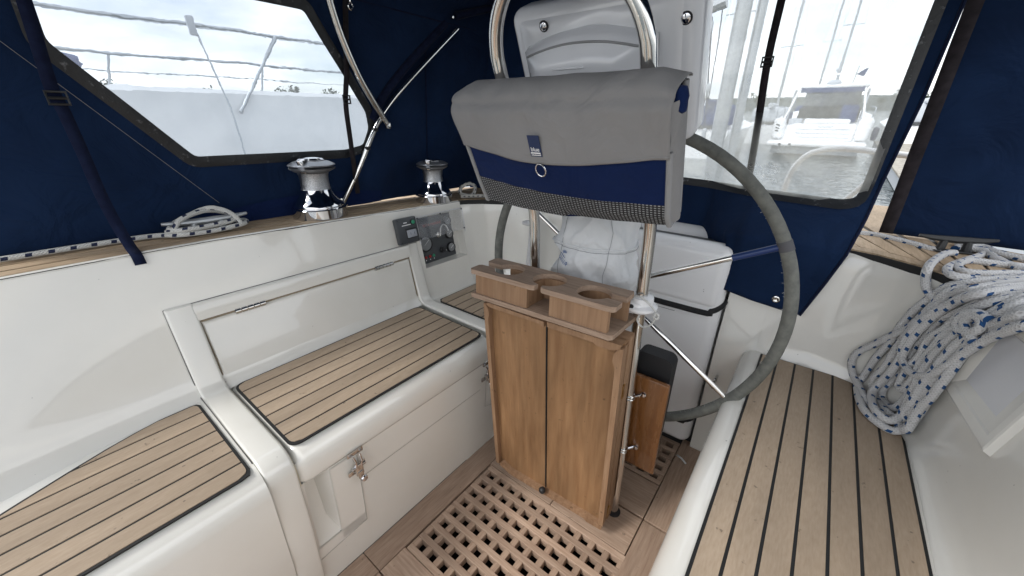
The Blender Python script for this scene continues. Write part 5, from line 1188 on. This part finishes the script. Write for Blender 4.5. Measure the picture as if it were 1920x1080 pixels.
part('tab', MB().tube([(-1.296, .83, 1.60), (-1.302, .834, 1.537)], .0045, 8), 'steel', zp)
part('ring', MB().tube([(-1.302, .834 + .007 * math.cos(g), 1.526 + .010 * math.sin(g)) for g in [2 * math.pi * k / 16 for k in range(16)]], .0028, 8, closed=True), 'steel', zp)
# --- own pushpit rail seen through the aft window
pp = thing('pushpit_rail', 'pale curved tube rail outside the aft window', 'rail', (-.1, 2.2, .87))
part('rail', MB().tube([(-.125, 2.2, .87), (-.118, 2.2, .99), (-.09, 2.2, 1.06), (-.04, 2.2, 1.095), (.05, 2.2, 1.108), (.23, 2.2, 1.092), (.5, 2.2, 1.07)], .012, 12, smooth=6), 'hull', pp)
part('strut', MB().tube([(.205, 2.2, 1.09), (.13, 2.2, .95), (.08, 2.2, .87)], .010, 10), 'hull', pp)
struct(obj('aft_deck', MB().box((-.43, 2.08, .845), (1.55, .72, .03)), 'deck'))
# ================================================================== turn the yacht to its trim
bpy.context.view_layer.update()
for o in BOAT: o.matrix_world = TILT @ o.matrix_world

# ================================================================== outside (true level coordinates, water at z = -1)
def wobj(name, mb, m, parent=None, ang=35): return obj(name, mb, m, parent, ang, 0, True)
def wthing(name, label, cat, loc, group=None): return thing(name, label, cat, loc, group, True)
WZ = -1.0
struct(wobj('harbour_water', MB().box((0, 400, WZ - .5), (3000, 3000, 1.0)), 'water'))
# --- neighbouring yacht to starboard: tall white topsides, guard rails
nb = wthing('moored_yacht', 'big white yacht alongside with steel guard rails, seen through the side window', 'yacht', (-4.0, 1.5, WZ))
def wpart(name, mb, m, parent, ang=35):
    r = parent
    while r.parent: r = r.parent
    return obj(name, sub(r.location, mb), m, parent, ang, 0, True)
hp = []
stn = [(-9, -5.4, 1.9), (-7, -4.4, 1.62), (-4.5, -4.05, 1.50), (-2, -4.0, 1.44), (.5, -4.0, 1.39), (3, -4.0, 1.345), (6, -4.05, 1.30), (8, -4.2, 1.28)]
mb = MB()
def ring(y, x, zt): return [(-6.0, y, WZ - .3), (x - .5, y, WZ - .2), (x - .12, y, WZ + .5), (x - .02, y, WZ + 1.5), (x, y, zt - .36), (x - .006, y, zt - .34), (x - .015, y, zt - .03), (x - .05, y, zt), (x - .09, y, zt - .02), (x - .5, y, zt + .02), (-6.0, y, zt + .10)]
rs = [ring(*s) for s in [(a, b, c) for a, b, c in stn]]; n = len(rs[0])
mb.add([p for r in rs for p in r], [(i * n + j, (i + 1) * n + j, (i + 1) * n + j + 1, i * n + j + 1) for i in range(len(rs) - 1) for j in range(n - 1)])
wpart('hull', mb, 'hull', nb, 30)
wpart('coachroof', MB().rbox((-6.0, -1.2, 1.50), (2.1, 3.4, .30), .12, 4), 'hull', nb)
def gz(y): return pw([(a, c) for a, b, c in stn], y)
def rl(h, r, a=-4, b=6.5): return MB().tube([(-4.09, lerp(a, b, i / 30), gz(lerp(a, b, i / 30)) + h + .006 * math.sin(i * 1.7)) for i in range(31)], r, 8)
wpart('top_rail', rl(.43, .014), 'rail', nb); wpart('middle_rail', rl(.20, .010), 'rail', nb); wpart('lower_wire', rl(.09, .004), 'rail', nb)
for y in (-1.4, .35, 1.88, 3.7): wpart('stanchion', MB().tube([(-3.97, y - .47, gz(y) - .16), (-4.08, y, gz(y) + .43)], .014, 8), 'rail', nb)
for y in (-.3, .75, 1.72): wpart('stanchion', MB().tube([(-4.09, y - .06, gz(y)), (-4.09, y, gz(y) + .20)], .008, 6), 'rail', nb)
wpart('furled_sail', MB().tube([(-4.6, -1.2, 1.95), (-4.5, -.2, 1.75), (-4.4, .62, 1.52)], [.10, .09, .06], 12).tube([(-4.4, .5, 1.40), (-4.4, .62, 1.55)], .035, 8), 'covernavy', nb)
ln = wthing('fender_line', 'thin line with a tail block hanging from the guard rail of the white yacht', 'line', (-3.95, 1.27, 1.8))
wpart('line', MB().tube([(-3.95, 1.25, 1.80), (-3.95, 1.30, 1.50), (-3.93, 1.335, 1.20), (-3.90, 1.33, .80)], .007, 6, smooth=4), 'rail', ln); wpart('block', MB().rbox((-3.95, 1.24, 1.78), (.03, .05, .13), .012, 2), 'hullgrey', ln)

# --- motor cruiser astern
cr = wthing('motor_cruiser', 'white motor cruiser with navy canopy and swim platform, moored stern-to beyond the aft window', 'motor boat', (-.7, 24, WZ))
CXc = -.70; Y = 24.0
def csec(y, w, zt, zb=WZ - .2): return [(CXc - w, y, zt), (CXc - w * 1.0, y, zt - .45), (CXc - w * .9, y, WZ + .1), (CXc - w * .75, y, zb), (CXc + w * .75, y, zb), (CXc + w * .9, y, WZ + .1), (CXc + w, y, zt - .45), (CXc + w, y, zt)]
secs = [csec(Y + .9, 1.85, .25), csec(Y + 2, 1.95, .42), csec(Y + 5, 1.95, .62), csec(Y + 8, 1.4, .85), csec(Y + 10, .15, 1.1)]
mb = MB(); n = 8; mb.add([p for s in secs for p in s], [(i * n + j, (i + 1) * n + j, (i + 1) * n + (j + 1) % n, i * n + (j + 1) % n) for i in range(4) for j in range(n)] + [tuple(range(8))])
wpart('hull', mb, 'hull', cr, 30)
wpart('swim_platform', MB().rbox((CXc, Y + .25, -.50), (3.7, 1.6, .22), .09, 3), 'hull', cr)
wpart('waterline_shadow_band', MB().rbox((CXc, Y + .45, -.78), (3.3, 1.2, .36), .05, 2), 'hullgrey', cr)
tr_ = wpart('transom', MB().rbox((CXc + .12, Y + 1.05, -.05), (2.5, .5, .78), .15, 4), 'hull', cr)
for k, z in enumerate((-.25, -.08, .1)): wpart('step_line', MB().box((CXc + .12, Y + .795, z), (2.1, .012, .018)), 'hullgrey', tr_)
wpart('name_strokes', MB().tube([(CXc + .2 - .3 + .6 * k / 24, Y + .79, .22 + .045 * math.sin(k * 2.1) + .02 * math.sin(k * .9)) for k in range(25)], .009, 5), 'hullgrey', tr_)
wpart('sun_pad', MB().rbox((CXc + .2, Y + 1.25, .42), (1.75, .8, .26), .10, 4), 'hull', cr)
for s in (-1, 1): wpart('quarter', MB().rbox((CXc + s * 1.62, Y + 1.5, .12), (.5, 1.7, .95), .16, 4), 'hull', cr)
for k in range(3): wpart('vent', MB().box((CXc - 1.66, Y + .645, .02 + k * .13), (.16, .02, .05), Matrix.Rotation(R(18), 3, 'Y')), 'glassdark', cr)
for s in (-.65, .65): wpart('exhaust', MB().lathe([(.05, 0), (.05, .02)], 14, Matrix.Rotation(R(90), 3, 'X'), (CXc - 1.1 + s * .3, Y - .55, -.50)), 'glassdark', cr)
wpart('walkway_door', MB().rbox((CXc - 1.05, Y + 1.3, .10), (.55, .3, .9), .05, 2), 'hullgrey', cr)
wpart('cockpit_interior', MB().box((CXc + .1, Y + 3.3, .65), (2.5, .1, .7)), 'glassdark', cr)
hd = wpart('hardtop', MB().rbox((CXc + .06, Y + 3.0, 1.93), (2.55, 3.2, .13), .05, 3), 'hull', cr)
wpart('valance', MB().rbox((CXc + .06, Y + 1.46, 1.78), (2.45, .06, .22), .02, 2), 'covernavy', cr)
for s in (-1, 1):
    wpart('canopy_side', MB().prism([(0, 0), (1.9, 0), (2.0, 1.25), (.25, 1.25)], .05, Matrix(((0, 0, -s, CXc + s * 1.42), (1, 0, 0, Y + 1.2), (0, 1, 0, .55), (0, 0, 0, 1)))), 'hullgrey', cr)
    wpart('canopy_post', MB().tube([(CXc + s * 1.5, Y + .9, .5), (CXc + s * 1.22, Y + 1.45, 1.85)], .045, 8), 'hull', cr)
wpart('rear_screen', MB().box((CXc + .05, Y + 2.6, 1.38), (2.1, .03, .55)), 'vinyl_far', cr)
wpart('windscreen', MB().box((CXc + .05, Y + 4.3, 1.30), (2.3, .03, .9)), 'glassdark', cr)
for x in (-.25, .62, .9): wpart('screen_post', MB().box((CXc + x, Y + 2.55, 1.38), (.06, .04, .7)), 'covernavy', cr)
wpart('side_cover', MB().rbox((CXc + .92, Y + 1.6, .75), (.62, .1, .75), .05, 2), 'covernavy', cr); wpart('side_cover', MB().rbox((CXc - 1.38, Y + 1.4, .58), (.28, .1, .5), .05, 2), 'covernavy', cr)
ra = wpart('radar_arch', MB().tube([(CXc - .42, Y + 2.8, 1.98), (CXc - .36, Y + 2.8, 2.42), (CXc + .36, Y + 2.8, 2.42), (CXc + .42, Y + 2.8, 1.98)], .035, 8, smooth=5), 'hull', cr)
wpart('radar_dome', MB().lathe([(.0, 0), (.28, .02), (.30, .10), (.2, .2), (0, .23)], 20, None, (CXc, Y + 2.8, 2.02)), 'hullgrey', ra); wpart('light_mast', MB().tube([(CXc, Y + 2.8, 2.42), (CXc + .02, Y + 2.8, 3.0)], .025, 6).lathe([(0, -.1), (.09, -.03), (.09, .05), (0, .12)], 12, None, (CXc, Y + 2.8, 2.65)), 'hullgrey', ra)
mb = MB(); mb.add([(CXc + .72, Y + 1.9, 2.40), (CXc + 1.12, Y + 1.95, 2.66), (CXc + 1.02, Y + 1.98, 2.30)], [(0, 1, 2)]); wpart('flag', mb, 'covernavy', cr)
wpart('flag_staff', MB().tube([(CXc + .70, Y + 1.9, 1.95), (CXc + .74, Y + 1.9, 2.75)], .02, 6), 'rail', cr)
wpart('stern_rail', MB().tube([(CXc - 1.8, Y + .7, .62), (CXc - 1.82, Y + .7, 1.0), (CXc - 1.6, Y + 1.0, 1.05), (CXc - 1.55, Y + 1.0, .6)], .025, 6, smooth=3).tube([(CXc + 1.75, Y + .7, .62), (CXc + 1.78, Y + .7, 1.0), (CXc + 1.6, Y + 1.1, 1.05)], .025, 6, smooth=3), 'rail', cr)
wpart('fender', MB().lathe([(0, -.3), (.10, -.24), (.12, 0), (.10, .24), (0, .3)], 14, None, (CXc + 2.05, Y + 1.0, -.05)), 'rope2', cr)

# --- other boats, each with its own build
def small_boat(x, y, L_, wd, fb, canopy, label, mast=None, rot=0, cat='boat'):
    t = wthing('moored_boat', label, cat, (x, y, WZ), 'boats moored astern')
    a = Matrix.Rotation(rot, 4, 'Z')
    def P(name, mb, m, par=t): mb.v = [tuple(a @ Vector(p)) for p in mb.v]; return obj(name, mb, m, par, 35, 0, True)
    mb = MB(); S = []
    for k, (f_, wk, up) in enumerate(((0, .85, 0), (.15, .95, .02), (.5, 1, .08), (.8, .7, .2), (1.0, .05, .35))):
        wq_ = wd * wk; S.append([(-wq_, f_ * L_, fb + up), (-wq_ * .85, f_ * L_, .05), (-wq_ * .6, f_ * L_, -.3), (wq_ * .6, f_ * L_, -.3), (wq_ * .85, f_ * L_, .05), (wq_, f_ * L_, fb + up)])
    n = 6; mb.add([p for s in S for p in s], [(i * n + j, (i + 1) * n + j, (i + 1) * n + (j + 1) % n, i * n + (j + 1) % n) for i in range(4) for j in range(n)] + [tuple(range(6))]); P('hull', mb, 'hull')
    P('cabin', MB().rbox((0, L_ * .5, fb + .25), (wd * 1.2, L_ * .4, .55), .12, 3), 'hull')
    P('cabin_window', MB().box((0, L_ * .5, fb + .32), (wd * 1.22, L_ * .28, .18)), 'glassdark')
    if canopy: P('spray_hood', MB().rbox((0, L_ * .24, fb + .62), (wd * 1.5, L_ * .2, .85), .28, 4), canopy)
    if mast:
        m_ = P('mast', MB().tube([(0, L_ * .5, fb + .3), (0, L_ * .5, mast)], [.085, .06], 10), 'alu')
        for f_ in (.55, .8): P('spreader', MB().tube([(-.6, L_ * .5, mast * f_), (.6, L_ * .5, mast * f_)], .02, 6), 'alu', m_)
        for s in (-1, 1): P('shroud', MB().tube([(s * wd * .9, L_ * .48, fb), (s * .6, L_ * .5, mast * .55), (0, L_ * .5, mast * .98)], .008, 4), 'rail', m_)
        P('stay', MB().tube([(0, 0, fb), (0, L_ * .5, mast)], .008, 4), 'rail', m_); P('stay', MB().tube([(0, L_, fb + .4), (0, L_ * .5, mast)], .010, 4), 'rail', m_)
        P('boom_cover', MB().tube([(0, L_ * .48, fb + 1.1), (0, L_ * .1, fb + 1.15)], .14, 10), canopy or 'covernavy')
    return t
small_boat(-4.9, 20, 8, 1.45, 1.15, 'covernavy', 'white sailing boat with a navy hood left of the cruiser', 11)
small_boat(-8.6, 15, 9, 1.5, 1.3, 'covernavy', 'white yacht with blue boom cover at the left edge of the aft window', 12)
small_boat(-3.6, 30, 8, 1.3, 1.0, 'hullgrey', 'grey-hooded yacht whose mast rises just left of the cruiser', 10)
small_boat(-2.2, 42, 9, 1.4, 1.0, 'covernavy', 'distant yacht whose thin mast stands behind the cruiser roof', 12.5)
small_boat(-.95, 36, 9, 1.4, 1.0, 'hullgrey', 'distant yacht whose mast leans over the flag of the cruiser', 13)
small_boat(3.1, 27, 8.5, 1.4, 1.15, 'hullgrey', 'white yacht moored right of the cruiser', 13.5)
small_boat(5.6, 38, 7, 1.3, 1.0, None, 'low white motor boat beyond the cruiser on the right')
small_boat(7.6, 26, 7, 1.3, .9, 'covernavy', 'white boat with navy hood near the right edge of the aft window')
# --- pontoon and the two piles
pn = wthing('pontoon', 'boarded floating pontoon beside the moored cruiser', 'pontoon', (2.2, 14, WZ))
for k in range(40): wpart('board', MB().box((2.35, 9 + k * .5, WZ + .42), (1.5, .47, .05)), 'concrete', pn)
wpart('float', MB().box((2.35, 18.8, WZ + .2), (1.4, 20, .36)), 'hullgrey', pn)
def mastpole(x, y, r, label, h=14):
    t = wthing('mast', label, 'mast', (x, y, WZ)); wpart('tube', MB().tube([(x, y, WZ), (x, y, h)], [r, r * .9], 14), 'alu', t)
    wpart('track', MB().box((x - r * .9, y - r * .4, 6), (.012, .02, 13)), 'hullgrey', t); return t
mastpole(-1.20, 6.0, .085, 'thick pale alloy mast close beyond the aft window, left of the strap'); mastpole(-1.02, 6.05, .05, 'slimmer alloy pole beside the thick mast beyond the aft window')
dv = wthing('davit_arm', 'pale davit arm with tackle hanging beside the instrument pod', 'davit', (-1.6, 6, 2.2))
wpart('arm', MB().tube([(-2.1, 6, 2.08), (-1.7, 6, 2.22), (-1.40, 6, 2.30)], [.05, .06, .075], 10), 'alu', dv)
wpart('fall', MB().tube([(-1.53, 6, 2.16), (-1.45, 6, 1.5), (-1.385, 6, .93)], .010, 6), 'rope2', dv); wpart('fall', MB().tube([(-1.43, 6, 2.26), (-1.41, 6, 1.9), (-1.40, 6, 1.0)], .007, 6), 'rope2', dv)
wpart('block', MB().rbox((-1.43, 6, 1.40), (.07, .05, .10), .02, 2).rbox((-1.525, 6, 2.06), (.05, .05, .12), .02, 2).rbox((-1.38, 6, .85), (.06, .05, .16), .025, 2), 'hullgrey', dv)

# --- far shore: low land and trees one can tell apart
lm_ = MB(); lm_.grid(lambda u, v: (lerp(-420, 320, u), 165 + 60 * v, WZ - .2 + (2.0 + 1.0 * noise.noise(Vector((u * 22, v, 0)))) * math.sin(math.pi * min(1, v * 1.5 + .02) * .5) + 3.0 * v), 120, 6)
struct(wobj('far_shore', lm_, 'hill'))
lm2 = MB(); lm2.grid(lambda u, v: (-105 - 60 * v, lerp(-120, 175, u), WZ - .2 + (2.0 + 1.0 * noise.noise(Vector((u * 18, v, 4)))) * math.sin(math.pi * min(1, v * 1.5 + .02) * .5) + 4.0 * v), 80, 6)
struct(wobj('western_shore', lm2, 'hill'))
def leaf_tree(x, y, z, h, label, seed):
    rd = random.Random(seed)
    t = wthing('shore_tree', label, 'tree', (x, y, z), 'trees on the far shore')
    obj('trunk', MB().tube([(0, 0, -.5), (rd.uniform(-.2, .2), 0, h * .35), (rd.uniform(-.4, .4), 0, h * .6)], [h * .035, h * .025, h * .012], 6), 'bark', t, 35, 0, True)
    mb = MB(); lobes = [(rd.uniform(-.38, .38) * h, rd.uniform(-.3, .3) * h, rd.uniform(.38, .85) * h, rd.uniform(.16, .28) * h) for _ in range(9)]
    for _ in range(420):
        lx, ly, lz, lr_ = rd.choice(lobes); d = Vector((rd.gauss(0, 1), rd.gauss(0, 1), rd.gauss(0, 1))).normalized() * lr_ * rd.random() ** .4
        c = Vector((lx, ly, lz)) + d; s = h * rd.uniform(.03, .06); a_ = Vector((rd.gauss(0, 1), rd.gauss(0, 1), rd.gauss(0, 1))).normalized(); b_ = a_.orthogonal().normalized(); e_ = a_.cross(b_)
        mb.add([c + b_ * s, c + e_ * s * .7, c - b_ * s, c - e_ * s * .7], [(0, 1, 2, 3)])
    obj('crown', mb, 'foliage', t, 35, 0, True)
rd = random.Random(9); side_ = ['left', 'right']
for k in range(26):
    x = -70 + k * 4.6 + rd.uniform(-1.5, 1.5); hh = rd.uniform(2.6, 5.0) if k % 5 else rd.uniform(4.5, 6.0)
    leaf_tree(x, 172 + rd.uniform(-4, 12), .2, hh, 'broadleaf tree in the low treeline across the harbour astern', 100 + k)
for k in range(16):
    leaf_tree(-112 - rd.uniform(0, 14), 10 + k * 7 + rd.uniform(-3, 3), .6, rd.uniform(4.5, 8.5), 'broadleaf tree on the far bank above the guard rails of the white yacht', 200 + k)
